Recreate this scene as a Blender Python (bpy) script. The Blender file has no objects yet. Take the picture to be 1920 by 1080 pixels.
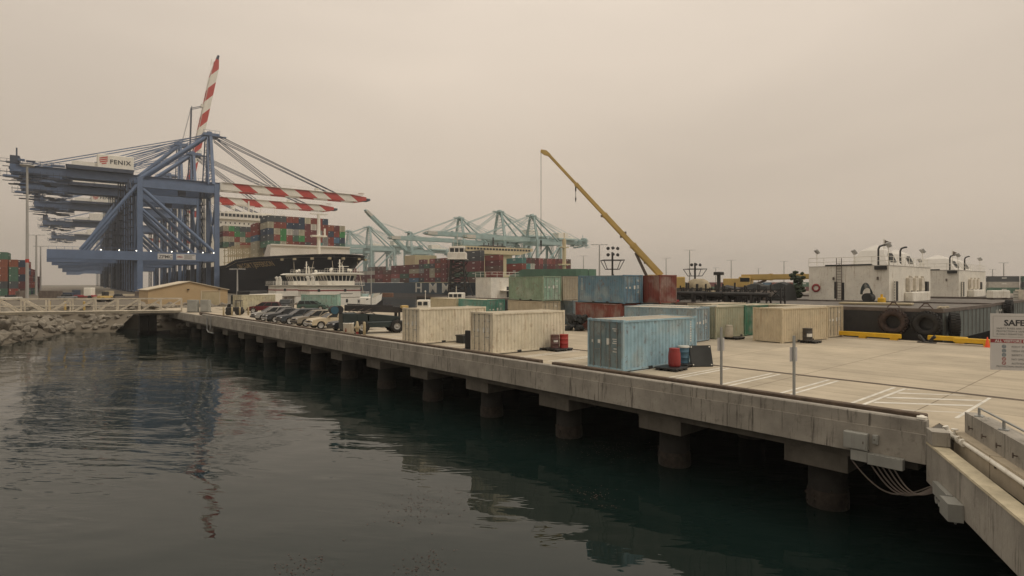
import bpy, bmesh, math, random
from mathutils import Vector, Matrix
random.seed(7)
R = math.radians
SC = bpy.context.scene
COL = SC.collection
# ------------------------------------------------------------------ camera, sky, sun, exposure
HEAD = R(41.3)
CA, SA = math.cos(HEAD), math.sin(HEAD)
CAMH = 4.38
cam = bpy.data.cameras.new("camera"); camo = bpy.data.objects.new("camera", cam); COL.objects.link(camo)
camo.location = (0, 0, CAMH); camo.rotation_euler = (R(90), 0, -HEAD)
cam.sensor_width = 36; cam.lens = 20.625; cam.shift_y = -8/1920
cam.clip_start = .1; cam.clip_end = 9000
SC.camera = camo
W = bpy.data.worlds.new("World"); SC.world = W; W.use_nodes = True
wn = W.node_tree; wn.nodes.clear()
def N(t, **k):
    n = wn.nodes.new(t)
    for a, b in k.items(): setattr(n, a, b)
    return n
wo = N('ShaderNodeOutputWorld'); bg = N('ShaderNodeBackground')
sky = N('ShaderNodeTexSky'); sky.sky_type = 'NISHITA'; sky.sun_disc = False
sky.sun_elevation = R(52); sky.sun_rotation = R(155); sky.dust_density = 5
tc = N('ShaderNodeTexCoord'); sep = N('ShaderNodeSeparateXYZ')
wn.links.new(tc.outputs['Generated'], sep.inputs[0])
rp = N('ShaderNodeValToRGB'); cr = rp.color_ramp
cr.elements[0].position = 0; cr.elements[0].color = (5.45, 4.49, 3.58, 1)
cr.elements[1].position = 1; cr.elements[1].color = (13.5, 12.3, 10.4, 1)
e = cr.elements.new(.22); e.color = (6.2, 5.22, 4.2, 1)
e = cr.elements.new(.45); e.color = (7.7, 6.6, 5.45, 1)
wn.links.new(sep.outputs['Z'], rp.inputs[0])
mp = N('ShaderNodeMapping'); mp.inputs['Scale'].default_value = (1, 1, 3.2)
wn.links.new(tc.outputs['Generated'], mp.inputs[0])
nz = N('ShaderNodeTexNoise'); nz.inputs['Scale'].default_value = 1.6; nz.inputs['Detail'].default_value = 4; nz.inputs['Roughness'].default_value = .45; nz.inputs['Distortion'].default_value = .4
wn.links.new(mp.outputs[0], nz.inputs['Vector'])
mr = N('ShaderNodeMapRange'); mr.inputs['From Min'].default_value = .3; mr.inputs['From Max'].default_value = .7
mr.inputs['To Min'].default_value = .915; mr.inputs['To Max'].default_value = 1.065
wn.links.new(nz.outputs['Fac'], mr.inputs['Value'])
# the cloud layer is thinner ahead and to the right of centre, thicker to the left
dt = N('ShaderNodeVectorMath', operation='DOT_PRODUCT'); dt.inputs[1].default_value = (.80, .55, .25)
wn.links.new(tc.outputs['Generated'], dt.inputs[0])
mr2 = N('ShaderNodeMapRange'); mr2.inputs['From Min'].default_value = .3; mr2.inputs['From Max'].default_value = 1.0
mr2.inputs['To Min'].default_value = .73; mr2.inputs['To Max'].default_value = 1.06
wn.links.new(dt.outputs['Value'], mr2.inputs['Value'])
mu = N('ShaderNodeMath', operation='MULTIPLY'); wn.links.new(mr.outputs[0], mu.inputs[0]); wn.links.new(mr2.outputs[0], mu.inputs[1])
vs = N('ShaderNodeVectorMath', operation='SCALE'); wn.links.new(rp.outputs[0], vs.inputs[0]); wn.links.new(mu.outputs[0], vs.inputs['Scale'])
mx = N('ShaderNodeMix', data_type='RGBA'); mx.inputs['Factor'].default_value = .95
wn.links.new(sky.outputs[0], mx.inputs[6]); wn.links.new(vs.outputs[0], mx.inputs[7])
wn.links.new(mx.outputs[2], bg.inputs[0]); bg.inputs[1].default_value = .109
wn.links.new(bg.outputs[0], wo.inputs[0])
sun = bpy.data.lights.new("sun", 'SUN'); so = bpy.data.objects.new("sun", sun); COL.objects.link(so)
sun.energy = 0.9; sun.angle = R(16); sun.color = (1, .92, .80)
sd = Vector((.35, -.62, .9)).normalized(); so.rotation_euler = sd.to_track_quat('Z', 'Y').to_euler()
vs_ = SC.view_settings; vs_.view_transform = 'Standard'; vs_.look = 'None'; vs_.exposure = 0; vs_.gamma = 1; vs_.use_curve_mapping = False
SC.render.engine = 'CYCLES'
# ------------------------------------------------------------------ coordinates
# world X runs inland across the wharf, Y along it away from the camera, z = 0 the deck; water at z = WZ
WZ = -3.56
def cw(xc, zc, z=0.0): return Vector((CA*xc+SA*zc, -SA*xc+CA*zc, z))
# ------------------------------------------------------------------ materials
MATS = {}
def mat(name, col=(.5, .5, .5), rough=.6, metal=0, var=.12, scale=1.2, dirt=0, dirtcol=(.10, .07, .045), streak=0, bump=0, bscale=8, objcol=False, patch=0, patchcol=(.5, .47, .4), spec=.5, emit=None):
    if name in MATS: return MATS[name]
    m = bpy.data.materials.new(name); MATS[name] = m; m.use_nodes = True
    nt = m.node_tree; b = nt.nodes['Principled BSDF']
    def n(t, **k):
        q = nt.nodes.new(t)
        for a, v in k.items(): setattr(q, a, v)
        return q
    L = nt.links.new
    b.inputs['Roughness'].default_value = rough; b.inputs['Metallic'].default_value = metal
    b.inputs['Specular IOR Level'].default_value = spec
    tc = n('ShaderNodeTexCoord'); oi = n('ShaderNodeObjectInfo')
    add = n('ShaderNodeVectorMath', operation='ADD')
    sc = n('ShaderNodeVectorMath', operation='SCALE'); sc.inputs['Scale'].default_value = 1
    cmb = n('ShaderNodeCombineXYZ'); ml = n('ShaderNodeMath', operation='MULTIPLY'); ml.inputs[1].default_value = 60
    L(oi.outputs['Random'], ml.inputs[0]); L(ml.outputs[0], cmb.inputs[0]); L(ml.outputs[0], cmb.inputs[1]); L(ml.outputs[0], cmb.inputs[2])
    L(tc.outputs['Object'], add.inputs[0]); L(cmb.outputs[0], add.inputs[1])
    co = add.outputs[0]
    if objcol: src = oi.outputs['Color']
    else:
        rgb = n('ShaderNodeRGB'); rgb.outputs[0].default_value = (*col, 1); src = rgb.outputs[0]
    def noise(scale, detail=5, vec=co, rough=.6):
        q = n('ShaderNodeTexNoise'); q.inputs['Scale'].default_value = scale; q.inputs['Detail'].default_value = detail; q.inputs['Roughness'].default_value = rough
        L(vec, q.inputs['Vector']); return q.outputs['Fac']
    def rng(v, a, c, lo=0., hi=1.):
        q = n('ShaderNodeMapRange'); q.inputs['From Min'].default_value = a; q.inputs['From Max'].default_value = c
        q.inputs['To Min'].default_value = lo; q.inputs['To Max'].default_value = hi; L(v, q.inputs['Value']); return q.outputs[0]
    def mix(f, a, c):
        q = n('ShaderNodeMix', data_type='RGBA'); L(f, q.inputs['Factor']); L(a, q.inputs[6])
        if isinstance(c, tuple): q.inputs[7].default_value = (*c, 1)
        else: L(c, q.inputs[7])
        return q.outputs[2]
    if patch: src = mix(rng(noise(.55, 3), .48, .62, 0, patch), src, patchcol)
    if var:
        f = rng(noise(scale, 7), .25, .75, 1-var*1.6, 1+var*1.3)
        q = n('ShaderNodeVectorMath', operation='SCALE'); L(src, q.inputs[0]); L(f, q.inputs['Scale']); src = q.outputs[0]
    if dirt: src = mix(rng(noise(2.7, 8, rough=.7), .56, .68, 0, dirt), src, dirtcol)
    if streak:
        mp = n('ShaderNodeMapping'); mp.inputs['Scale'].default_value = (5.5, 5.5, .42); L(co, mp.inputs[0])
        src = mix(rng(noise(1.0, 8, mp.outputs[0], .75), .55, .66, 0, streak), src, dirtcol)
    L(src, b.inputs['Base Color'])
    if bump:
        q = n('ShaderNodeBump'); q.inputs['Strength'].default_value = bump; q.inputs['Distance'].default_value = .03
        L(noise(bscale, 6), q.inputs['Height']); L(q.outputs[0], b.inputs['Normal'])
    if emit: b.inputs['Emission Color'].default_value = (*emit[:3], 1); b.inputs['Emission Strength'].default_value = emit[3]
    return m
RUST = (.16, .062, .025)
mat('paint', objcol=True, rough=.55, var=.15, dirt=.6, dirtcol=RUST, streak=.5, patch=.35, patchcol=(.42, .42, .37))
mat('cream_paint', objcol=True, rough=.6, var=.10, dirt=.45, dirtcol=(.26, .14, .065), streak=.5, patch=.3, patchcol=(.50, .44, .31))
mat('far_paint', objcol=True, rough=.6, var=.12, scale=.9, streak=.25, dirtcol=(.12, .08, .06))
mat('roof_paint', objcol=True, rough=.65, var=.15, dirt=.5, dirtcol=(.25, .17, .10))
mat('frame_rust', objcol=True, rough=.65, var=.2, dirt=.8, dirtcol=RUST, streak=.6)
mat('dark_gap', (.03, .03, .03), .8)
mat('bar_steel', (.30, .30, .28), .45, .5, dirt=.5, dirtcol=RUST)
mat('decal', (.72, .71, .66), .6, var=.2, dirt=.4)
mat('concrete', (.335, .308, .265), .85, var=.24, scale=.7, dirt=.4, dirtcol=(.105, .093, .078), streak=.95, bump=.35, bscale=9)
mat('concrete_cap', (.46, .40, .28), .85, var=.25, scale=1.5, dirt=.5, dirtcol=(.25, .20, .12), bump=.3)
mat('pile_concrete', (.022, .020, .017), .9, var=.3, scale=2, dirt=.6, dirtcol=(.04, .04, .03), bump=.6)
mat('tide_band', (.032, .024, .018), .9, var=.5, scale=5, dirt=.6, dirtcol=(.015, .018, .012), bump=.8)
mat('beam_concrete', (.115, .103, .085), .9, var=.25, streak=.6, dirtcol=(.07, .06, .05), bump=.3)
mat('timber', (.105, .075, .052), .9, var=.3, scale=3, dirt=.5, dirtcol=(.05, .035, .03), bump=.5)
mat('white_line', (.66, .63, .56), .8, var=.18, dirt=.6, dirtcol=(.42, .37, .29), scale=2)
mat('rail_steel', (.16, .13, .11), .6, .3, var=.25)
mat('galv', (.36, .37, .36), .5, .6, var=.12)
mat('grey_box', (.36, .36, .33), .55, .2, var=.12, streak=.3, dirtcol=(.18, .15, .12))
mat('crane_blue', (.115, .17, .285), .5, var=.12, scale=.3, streak=.25, dirtcol=(.10, .11, .13))
mat('crane_dark', (.045, .06, .095), .6, var=.2, scale=.5)
mat('crane_teal', (.34, .46, .455), .55, var=.12, scale=.2)  # lightened teal, part of the distance haze is put into the colour
mat('white_paint', (.82, .785, .70), .5, var=.06, scale=.5, streak=.25, dirtcol=(.42, .36, .27))
mat('white_worn', (.80, .765, .68), .6, var=.1, scale=.7, dirt=.35, dirtcol=(.35, .24, .14), streak=.6)
mat('grey_white', (.55, .53, .48), .6, var=.08, scale=.5, streak=.3, dirtcol=(.40, .36, .30))  # greyer white for doors, funnels, roofs and lettering
mat('stripe_red', (.50, .05, .038), .5, var=.1)
mat('sign_red', (.30, .035, .04), .5, var=.05)
mat('yellow_crane', (.56, .39, .13), .45, var=.1, scale=.7)
mat('yellow_rail', (.72, .43, .015), .5, var=.12, scale=1.5, dirt=.3, dirtcol=(.3, .18, .05))
mat('hull_navy', (.007, .011, .024), .6, spec=.15, var=.2, scale=.05, streak=.2, dirtcol=(.05, .05, .05))
mat('hull_blue', (.062, .10, .14), .5, var=.15, scale=.05)
mat('hull_grey', (.16, .15, .15), .6, var=.15, scale=.06)
mat('tug_stripe', (.26, .06, .055), .6)
mat('deck_green', (.07, .17, .11), .6, var=.2, scale=.2)
mat('hull_black', (.028, .028, .030), .5, var=.35, scale=.8, dirt=.4, dirtcol=(.07, .05, .04), streak=.3)
mat('hull_slate', (.13, .15, .14), .6, var=.2, scale=.7, dirt=.3, dirtcol=(.10, .07, .05), streak=.5)
mat('barge_deck', (.14, .125, .11), .85, var=.3, scale=1, dirt=.6, dirtcol=(.12, .07, .045))
mat('rubber', (.022, .021, .020), .8, var=.4, scale=4, dirt=.3, dirtcol=(.09, .06, .045), bump=.4)
mat('rubber_brown', (.055, .036, .030), .9, var=.4, scale=4, dirt=.6, dirtcol=(.11, .065, .05), bump=.5)
mat('glass', (.015, .018, .02), .12, var=0, spec=.3)
mat('ship_glass', (.03, .035, .04), .2, var=0)
mat('chrome', (.55, .55, .55), .25, .9, var=0)
mat('car_paint', objcol=True, rough=.32, var=.03, spec=.35)
mat('black_plastic', (.02, .02, .021), .5, var=.2)
mat('drum', objcol=True, rough=.5, var=.12, dirt=.3, dirtcol=(.12, .05, .03))
mat('tan_wall', (.47, .34, .19), .7, var=.05, scale=.4, streak=.15, dirtcol=(.30, .22, .13))
mat('tan_roof', (.58, .50, .37), .6, var=.06)
mat('steel_dark', (.035, .034, .034), .6, .2, var=.3, dirt=.5, dirtcol=(.09, .05, .03))
mat('machine_green', (.022, .035, .036), .45, var=.2)
mat('beige_steel', (.42, .35, .22), .6, var=.15, scale=.5)
mat('cream_ship', (.62, .52, .33), .6, var=.08, scale=.1)
mat('rock', (.225, .198, .158), .9, var=.35, scale=.9, dirt=.5, dirtcol=(.13, .11, .09), bump=.7, bscale=4)
mat('lamp_grey', (.40, .39, .37), .5, .2, var=.05)
mat('dark_text', (.05, .05, .055), .6, var=0)
mat('grey_text', (.16, .16, .16), .6, var=0)
mat('sign_white', (.62, .60, .58), .5, var=.05, dirt=.15, dirtcol=(.4, .36, .3))
mat('sign_blue', (.04, .11, .16), .5, var=0)
mat('orange', (.85, .10, .02), .5, var=.05)
mat('gangway_paint', (.58, .51, .40), .7, var=.2, dirt=.4, dirtcol=(.2, .15, .1))
mat('rope', (.42, .36, .26), .9, var=.2)
mat('beige_text', (.60, .50, .36), .6, var=.1)
mat('gold_text', (.45, .33, .16), .6, var=.2)
mat('float_tan', (.34, .28, .18), .7, var=.25, scale=1, dirt=.5, dirtcol=(.12, .10, .07))
mat('tarp', (.035, .037, .037), .85, var=.3, scale=.7, bump=.4, bscale=2)
mat('foliage_dark', (.03, .045, .022), .9, var=.4, scale=3)
mat('lit_lamp', (1, .95, .85), .5, var=0, emit=(1, .93, .78, 3.5))
mat('kelp', (.085, .04, .028), .7, var=.3, scale=3)
mat('fabric_white', (.66, .63, .58), .8, var=.05)
mat('white_gear', (.66, .60, .50), .6, var=.2, dirt=.4, dirtcol=(.3, .18, .1))
# ------------------------------------------------------------------ mesh kit
class MB:
    def __init__(s): s.v = []; s.f = []; s.m = []; s.sm = []
    def add(s, vs, fs, mi=0, M=None, smooth=False):
        o = len(s.v)
        for p in vs:
            p = Vector(p); s.v.append(M @ p if M else p)
        for f in fs: s.f.append([i+o for i in f]); s.m.append(mi); s.sm.append(smooth)
        return s
    def box(s, x0, x1, y0, y1, z0, z1, mi=0, M=None):
        return s.add([(x0, y0, z0), (x1, y0, z0), (x1, y1, z0), (x0, y1, z0), (x0, y0, z1), (x1, y0, z1), (x1, y1, z1), (x0, y1, z1)],
                     [(0, 3, 2, 1), (4, 5, 6, 7), (0, 1, 5, 4), (1, 2, 6, 5), (2, 3, 7, 6), (3, 0, 4, 7)], mi, M)
    def bbox(s, x0, x1, y0, y1, z0, z1, b=.03, mi=0, M=None):   # box with chamfered vertical and top edges
        a = [(x0+b, y0), (x1-b, y0), (x1, y0+b), (x1, y1-b), (x1-b, y1), (x0+b, y1), (x0, y1-b), (x0, y0+b)]
        cx, cy = (x0+x1)/2, (y0+y1)/2
        t = [(p[0]+(b if p[0] < cx else -b)*.7, p[1]+(b if p[1] < cy else -b)*.7) for p in a]
        vs = [(*p, z0) for p in a]+[(*p, z1-b) for p in a]+[(*p, z1) for p in t]
        fs = [tuple(range(7, -1, -1)), tuple(range(16, 24))]
        for k in (0, 8):
            for i in range(8): fs.append((k+i, k+(i+1) % 8, k+8+(i+1) % 8, k+8+i))
        return s.add(vs, fs, mi, M)
    def beam(s, p, q, w, h=None, mi=0, M=None):
        p, q = Vector(p), Vector(q); h = h or w; d = (q-p).normalized()
        u = Vector((0, 0, 1)) if abs(d.z) < .95 else Vector((0, 1, 0))
        a = d.cross(u).normalized()*w/2; b = a.cross(d).normalized()*h/2
        vs = [p-a-b, p+a-b, p+a+b, p-a+b, q-a-b, q+a-b, q+a+b, q-a+b]
        return s.add(vs, [(0, 1, 2, 3), (7, 6, 5, 4), (0, 4, 5, 1), (1, 5, 6, 2), (2, 6, 7, 3), (3, 7, 4, 0)], mi, M)
    def tube(s, p, q, r, n=8, mi=0, M=None, r2=None, caps=True):
        p, q = Vector(p), Vector(q); r2 = r if r2 is None else r2; d = (q-p).normalized()
        u = Vector((0, 0, 1)) if abs(d.z) < .95 else Vector((0, 1, 0))
        a = d.cross(u).normalized(); b = a.cross(d)
        vs = [p+(a*math.cos(t)+b*math.sin(t))*r for t in [2*math.pi*i/n for i in range(n)]]
        vs += [q+(a*math.cos(t)+b*math.sin(t))*r2 for t in [2*math.pi*i/n for i in range(n)]]
        s.add(vs, [(i, (i+1) % n, n+(i+1) % n, n+i) for i in range(n)], mi, M, True)
        if caps: s.add(vs, [tuple(range(n-1, -1, -1)), tuple(range(n, 2*n))], mi, M)
        return s
    def path(s, pts, r, n=6, mi=0, M=None):
        for a, b in zip(pts[:-1], pts[1:]):
            if (Vector(b)-Vector(a)).length > 1e-4: s.tube(a, b, r, n, mi, M)
        return s
    def prism(s, poly, axis, a, b, mi=0, M=None):   # polygon (2D) pushed along an axis
        def P(p, t):
            return {'x': (t, p[0], p[1]), 'y': (p[0], t, p[1]), 'z': (p[0], p[1], t)}[axis]
        n = len(poly); vs = [P(p, a) for p in poly]+[P(p, b) for p in poly]
        return s.add(vs, [tuple(range(n-1, -1, -1)), tuple(range(n, 2*n))]+[(i, (i+1) % n, n+(i+1) % n, n+i) for i in range(n)], mi, M)
    def lathe(s, prof, n=20, mi=0, M=None, smooth=True):
        k = len(prof); vs = []
        for i in range(n):
            t = 2*math.pi*i/n
            for r, z in prof: vs.append((r*math.cos(t), r*math.sin(t), z))
        fs = [(i*k+j, ((i+1) % n)*k+j, ((i+1) % n)*k+j+1, i*k+j+1) for i in range(n) for j in range(k-1)]
        return s.add(vs, fs, mi, M, smooth)
    def build(s, name, mats, parent=None, loc=None, rot=None, color=None):
        me = bpy.data.meshes.new(name)
        me.from_pydata([tuple(v) for v in s.v], [], s.f)
        if isinstance(mats, str): mats = [mats]
        for m in mats: me.materials.append(MATS[m])
        me.polygons.foreach_set('material_index', s.m); me.polygons.foreach_set('use_smooth', s.sm)
        bm = bmesh.new(); bm.from_mesh(me); bmesh.ops.remove_doubles(bm, verts=bm.verts, dist=1e-5) if False else None
        bmesh.ops.recalc_face_normals(bm, faces=bm.faces); bm.to_mesh(me); bm.free()
        o = bpy.data.objects.new(name, me); COL.objects.link(o)
        if parent: o.parent = parent
        if loc is not None: o.location = loc
        if rot is not None: o.rotation_euler = rot
        if color: o.color = (*color, 1)
        return o
def tag(o, label, cat, group=None):
    o['label'] = label; o['category'] = cat
    if group: o['group'] = group
    return o
def thing(name, label, cat, loc=(0, 0, 0), rz=0, group=None):
    o = bpy.data.objects.new(name, None); COL.objects.link(o); o.location = loc; o.rotation_euler = (0, 0, rz); o.empty_display_size = .2
    return tag(o, label, cat, group)
def struct(o): o['kind'] = 'structure'; return o
def copy_tree(o, parent=None):
    c = o.copy(); COL.objects.link(c); c.parent = parent
    for ch in list(o.children): copy_tree(ch, c)
    return c
def setcol(o, col, only=None):
    if o.type == 'MESH' and (only is None or o.name.split('.')[0] in only): o.color = (*col, 1)
    for c in o.children: setcol(c, col, only)
def text(s, size, name, m, parent=None, M=None, ext=.01, align='LEFT', spacing=1.0, bold=0):
    cu = bpy.data.curves.new('t', 'FONT'); cu.body = s; cu.size = size; cu.extrude = ext; cu.align_x = align; cu.space_character = spacing; cu.offset = bold
    cu.resolution_u = 2
    to = bpy.data.objects.new('t', cu); COL.objects.link(to)
    dg = bpy.context.evaluated_depsgraph_get(); me = bpy.data.meshes.new_from_object(to.evaluated_get(dg))
    bpy.data.objects.remove(to); bpy.data.curves.remove(cu)
    me.name = name; me.materials.clear(); me.materials.append(MATS[m])
    o = bpy.data.objects.new(name, me); COL.objects.link(o)
    if M is not None: me.transform(M)
    if parent: o.parent = parent
    return o
def frame(o, x, y):   # matrix with text's x along x, its y along y
    x = Vector(x).normalized(); y = Vector(y).normalized(); z = x.cross(y)
    return Matrix(((x.x, y.x, z.x, o[0]), (x.y, y.y, z.y, o[1]), (x.z, y.z, z.z, o[2]), (0, 0, 0, 1)))
# ------------------------------------------------------------------ water, land
def water_mat():
    m = bpy.data.materials.new('water'); MATS['water'] = m; m.use_nodes = True; nt = m.node_tree; b = nt.nodes['Principled BSDF']; L = nt.links.new
    b.inputs['Base Color'].default_value = (.006, .0135, .012, 1); b.inputs['Roughness'].default_value = .015; b.inputs['IOR'].default_value = 1.33
    tc = nt.nodes.new('ShaderNodeTexCoord')
    def nz(scale, sx, sy, det, rot, dist=0):   # sx, sy stretch the pattern after it is turned by rot
        m1 = nt.nodes.new('ShaderNodeMapping'); m1.inputs['Rotation'].default_value = (0, 0, rot); L(tc.outputs['Object'], m1.inputs[0])
        mp = nt.nodes.new('ShaderNodeMapping'); mp.inputs['Scale'].default_value = (sx, sy, 1)
        L(m1.outputs[0], mp.inputs[0]); q = nt.nodes.new('ShaderNodeTexNoise'); q.inputs['Scale'].default_value = scale; q.inputs['Detail'].default_value = det
        q.inputs['Roughness'].default_value = .5; q.inputs['Distortion'].default_value = dist
        L(mp.outputs[0], q.inputs['Vector']); return q.outputs['Fac']
    def mul(a, k):
        q = nt.nodes.new('ShaderNodeMath'); q.operation = 'MULTIPLY'; L(a, q.inputs[0])
        if isinstance(k, (int, float)): q.inputs[1].default_value = k
        else: L(k, q.inputs[1])
        return q.outputs[0]
    def ad(a, c):
        q = nt.nodes.new('ShaderNodeMath'); q.operation = 'ADD'; L(a, q.inputs[0]); L(c, q.inputs[1]); return q.outputs[0]
    big = nz(.22, .6, 1, 2, HEAD+.25, .5); mid = nz(1.0, .38, 1.5, 2, HEAD+.2, .5); fine = nz(2.6, .35, 1.5, 1, HEAD-.15, .3)
    gust = nz(.05, 1, 1, 3, 0, .8)
    r = nt.nodes.new('ShaderNodeMapRange'); r.inputs['From Min'].default_value = .40; r.inputs['From Max'].default_value = .58; r.inputs['To Min'].default_value = .22; r.inputs['To Max'].default_value = 1
    L(gust, r.inputs['Value'])
    h = ad(mul(big, 1.15), mul(ad(mul(mid, .34), mul(fine, .075)), r.outputs[0]))
    bp = nt.nodes.new('ShaderNodeBump'); bp.inputs['Strength'].default_value = .5; bp.inputs['Distance'].default_value = .22
    L(h, bp.inputs['Height']); L(bp.outputs[0], b.inputs['Normal'])
water_mat()
m = MB(); g = 3400
m.add([(-g, -g, WZ), (g, -g, WZ), (g, g, WZ), (-g, g, WZ)], [(0, 1, 2, 3)])
struct(m.build('water', 'water'))
def ground_mat(name, col, col2, s1):
    return mat(name, col, .92, var=.14, scale=s1, dirt=.35, dirtcol=col2, bump=.25, bscale=6)
def deck_mat():
    m = ground_mat('deck_concrete', (.475, .405, .30), (.32, .265, .195), .35)
    nt = m.node_tree; L = nt.links.new; b = nt.nodes['Principled BSDF']; src = b.inputs['Base Color'].links[0].from_socket
    tc = nt.nodes.new('ShaderNodeTexCoord')
    # broom streaks and tyre smears run along the wharf
    mp = nt.nodes.new('ShaderNodeMapping'); mp.inputs['Scale'].default_value = (2.2, .10, 1); L(tc.outputs['Object'], mp.inputs[0])
    q = nt.nodes.new('ShaderNodeTexNoise'); q.inputs['Scale'].default_value = .8; q.inputs['Detail'].default_value = 6; L(mp.outputs[0], q.inputs['Vector'])
    r = nt.nodes.new('ShaderNodeMapRange'); r.inputs['From Min'].default_value = .35; r.inputs['From Max'].default_value = .7; r.inputs['To Min'].default_value = 1.05; r.inputs['To Max'].default_value = .88
    L(q.outputs['Fac'], r.inputs['Value'])
    br = nt.nodes.new('ShaderNodeTexBrick'); br.inputs['Scale'].default_value = 1; br.inputs['Brick Width'].default_value = 6.35; br.inputs['Row Height'].default_value = 6; br.inputs['Mortar Size'].default_value = .022; br.offset = 0
    br.inputs['Color1'].default_value = (1, 1, 1, 1); br.inputs['Color2'].default_value = (.88, .885, .90, 1); br.inputs['Mortar'].default_value = (.42, .40, .37, 1)
    L(tc.outputs['Object'], br.inputs['Vector'])
    v = nt.nodes.new('ShaderNodeVectorMath'); v.operation = 'MULTIPLY'; L(src, v.inputs[0]); L(br.outputs['Color'], v.inputs[1])
    # oil spots and old patches
    o1 = nt.nodes.new('ShaderNodeTexNoise'); o1.inputs['Scale'].default_value = .9; o1.inputs['Detail'].default_value = 9; o1.inputs['Roughness'].default_value = .7; L(tc.outputs['Object'], o1.inputs['Vector'])
    o2 = nt.nodes.new('ShaderNodeMapRange'); o2.inputs['From Min'].default_value = .62; o2.inputs['From Max'].default_value = .72; o2.inputs['To Max'].default_value = .55; L(o1.outputs['Fac'], o2.inputs['Value'])
    o3 = nt.nodes.new('ShaderNodeMix'); o3.data_type = 'RGBA'; L(o2.outputs[0], o3.inputs['Factor']); L(v.outputs[0], o3.inputs[6]); o3.inputs[7].default_value = (.17, .145, .11, 1)
    v = type('V', (), {'outputs': [o3.outputs[2]]})
    w = nt.nodes.new('ShaderNodeVectorMath'); w.operation = 'SCALE'; L(v.outputs[0], w.inputs[0]); L(r.outputs[0], w.inputs['Scale'])
    L(w.outputs[0], b.inputs['Base Color'])
deck_mat()
ground_mat('earth', (.145, .122, .09), (.06, .05, .04), .25)
ground_mat('far_ground', (.22, .19, .15), (.14, .12, .10), .02)
QX = lambda y: 69+.086*(y-160)
# terminal land beyond the wharf and to the left; the bank slopes under the rocks
edge = [(-300, -260), (-62, 10), (-26, 62), (-7, 98), (-3.5, 108), (7, 132), (19, 121), (48, 121), (48, 161), (69, 161), (QX(900), 900), (QX(2400), 2400), (-2600, 2400), (-2600, -260)]
m = MB(); m.prism(edge, 'z', -5, .05); struct(m.build('terminal_ground', 'earth'))
m = MB(); bank = edge[:8]
for a, b_ in zip(bank[:-1], bank[1:]):
    d = Vector((b_[0]-a[0], b_[1]-a[1], 0)).normalized(); nrm = Vector((d.y, -d.x, 0))
    q = [Vector((*a, .04)), Vector((*b_, .04)), Vector((*b_, WZ-1))+nrm*8, Vector((*a, WZ-1))+nrm*8]
    m.add(q, [(0, 1, 2, 3)])
struct(m.build('shore_bank', 'earth'))
m = MB(); m.prism([(130, -300), (2400, -300), (2400, 2400), (QX(2400)+190, 2400), (QX(1000)+166, 1000), (222, 150), (130, 132)], 'z', -5, .05)
struct(m.build('far_terminal_ground', 'far_ground'))
def rock(m, c, s, mi=0):
    ph = (1+5**.5)/2
    iv = [(-1, ph, 0), (1, ph, 0), (-1, -ph, 0), (1, -ph, 0), (0, -1, ph), (0, 1, ph), (0, -1, -ph), (0, 1, -ph), (ph, 0, -1), (ph, 0, 1), (-ph, 0, -1), (-ph, 0, 1)]
    fc = [(0, 11, 5), (0, 5, 1), (0, 1, 7), (0, 7, 10), (0, 10, 11), (1, 5, 9), (5, 11, 4), (11, 10, 2), (10, 7, 6), (7, 1, 8), (3, 9, 4), (3, 4, 2), (3, 2, 6), (3, 6, 8), (3, 8, 9), (4, 9, 5), (2, 4, 11), (6, 2, 10), (8, 6, 7), (9, 8, 1)]
    sx, sy, sz = s*random.uniform(.7, 1.3), s*random.uniform(.7, 1.3), s*random.uniform(.5, .9)
    M = Matrix.Translation(c) @ Matrix.Rotation(random.uniform(0, 6), 4, 'Z') @ Matrix.Rotation(random.uniform(-.6, .6), 4, 'X')
    vs = []
    for v in iv:
        v = Vector(v).normalized()*random.uniform(.75, 1.15); vs.append((v.x*sx, v.y*sy, v.z*sz))
    m.add(vs, fc, mi, M)
# ------------------------------------------------------------------ wharf
m = MB()
m.prism([(21.2, 5.0), (21.2, 122), (53, 122), (53, 5.0)], 'z', -.6, 0)
m.prism([(22.3, 5.0), (53, 5.0), (53, -32), (-12, -32), (2.4, -6.0)], 'z', -.6, -.0002)
struct(m.build('wharf_deck', 'deck_concrete'))
m = MB()   # fascia in cast panels, with the set-back parapet band above it
y = 5.0; k = 0
while y < 107:
    y2 = min(y+6.35, 107)
    m.box(20.85, 21.2, y+.012, y2-.012, -1.03, -.15)
    if y2 < 92: m.box(20.92, 21.2, y+.008, y2-.008, -.15, .24); m.prism([(20.92, .24), (21.2, .24), (21.17, .28), (20.96, .28)], 'y', y+.008, y2-.008, 0)
    else: m.box(20.92, 21.2, y, y2, -.15, .02)
    y = y2
    k += 1
tag(m.build('wharf_parapet', 'concrete'), 'long weathered concrete fascia and low parapet along the wharf edge over the water', 'parapet')
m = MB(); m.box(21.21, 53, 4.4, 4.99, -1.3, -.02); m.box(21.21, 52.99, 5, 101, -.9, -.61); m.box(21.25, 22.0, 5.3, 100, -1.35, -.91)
struct(m.build('wharf_underside', 'beam_concrete'))
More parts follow.
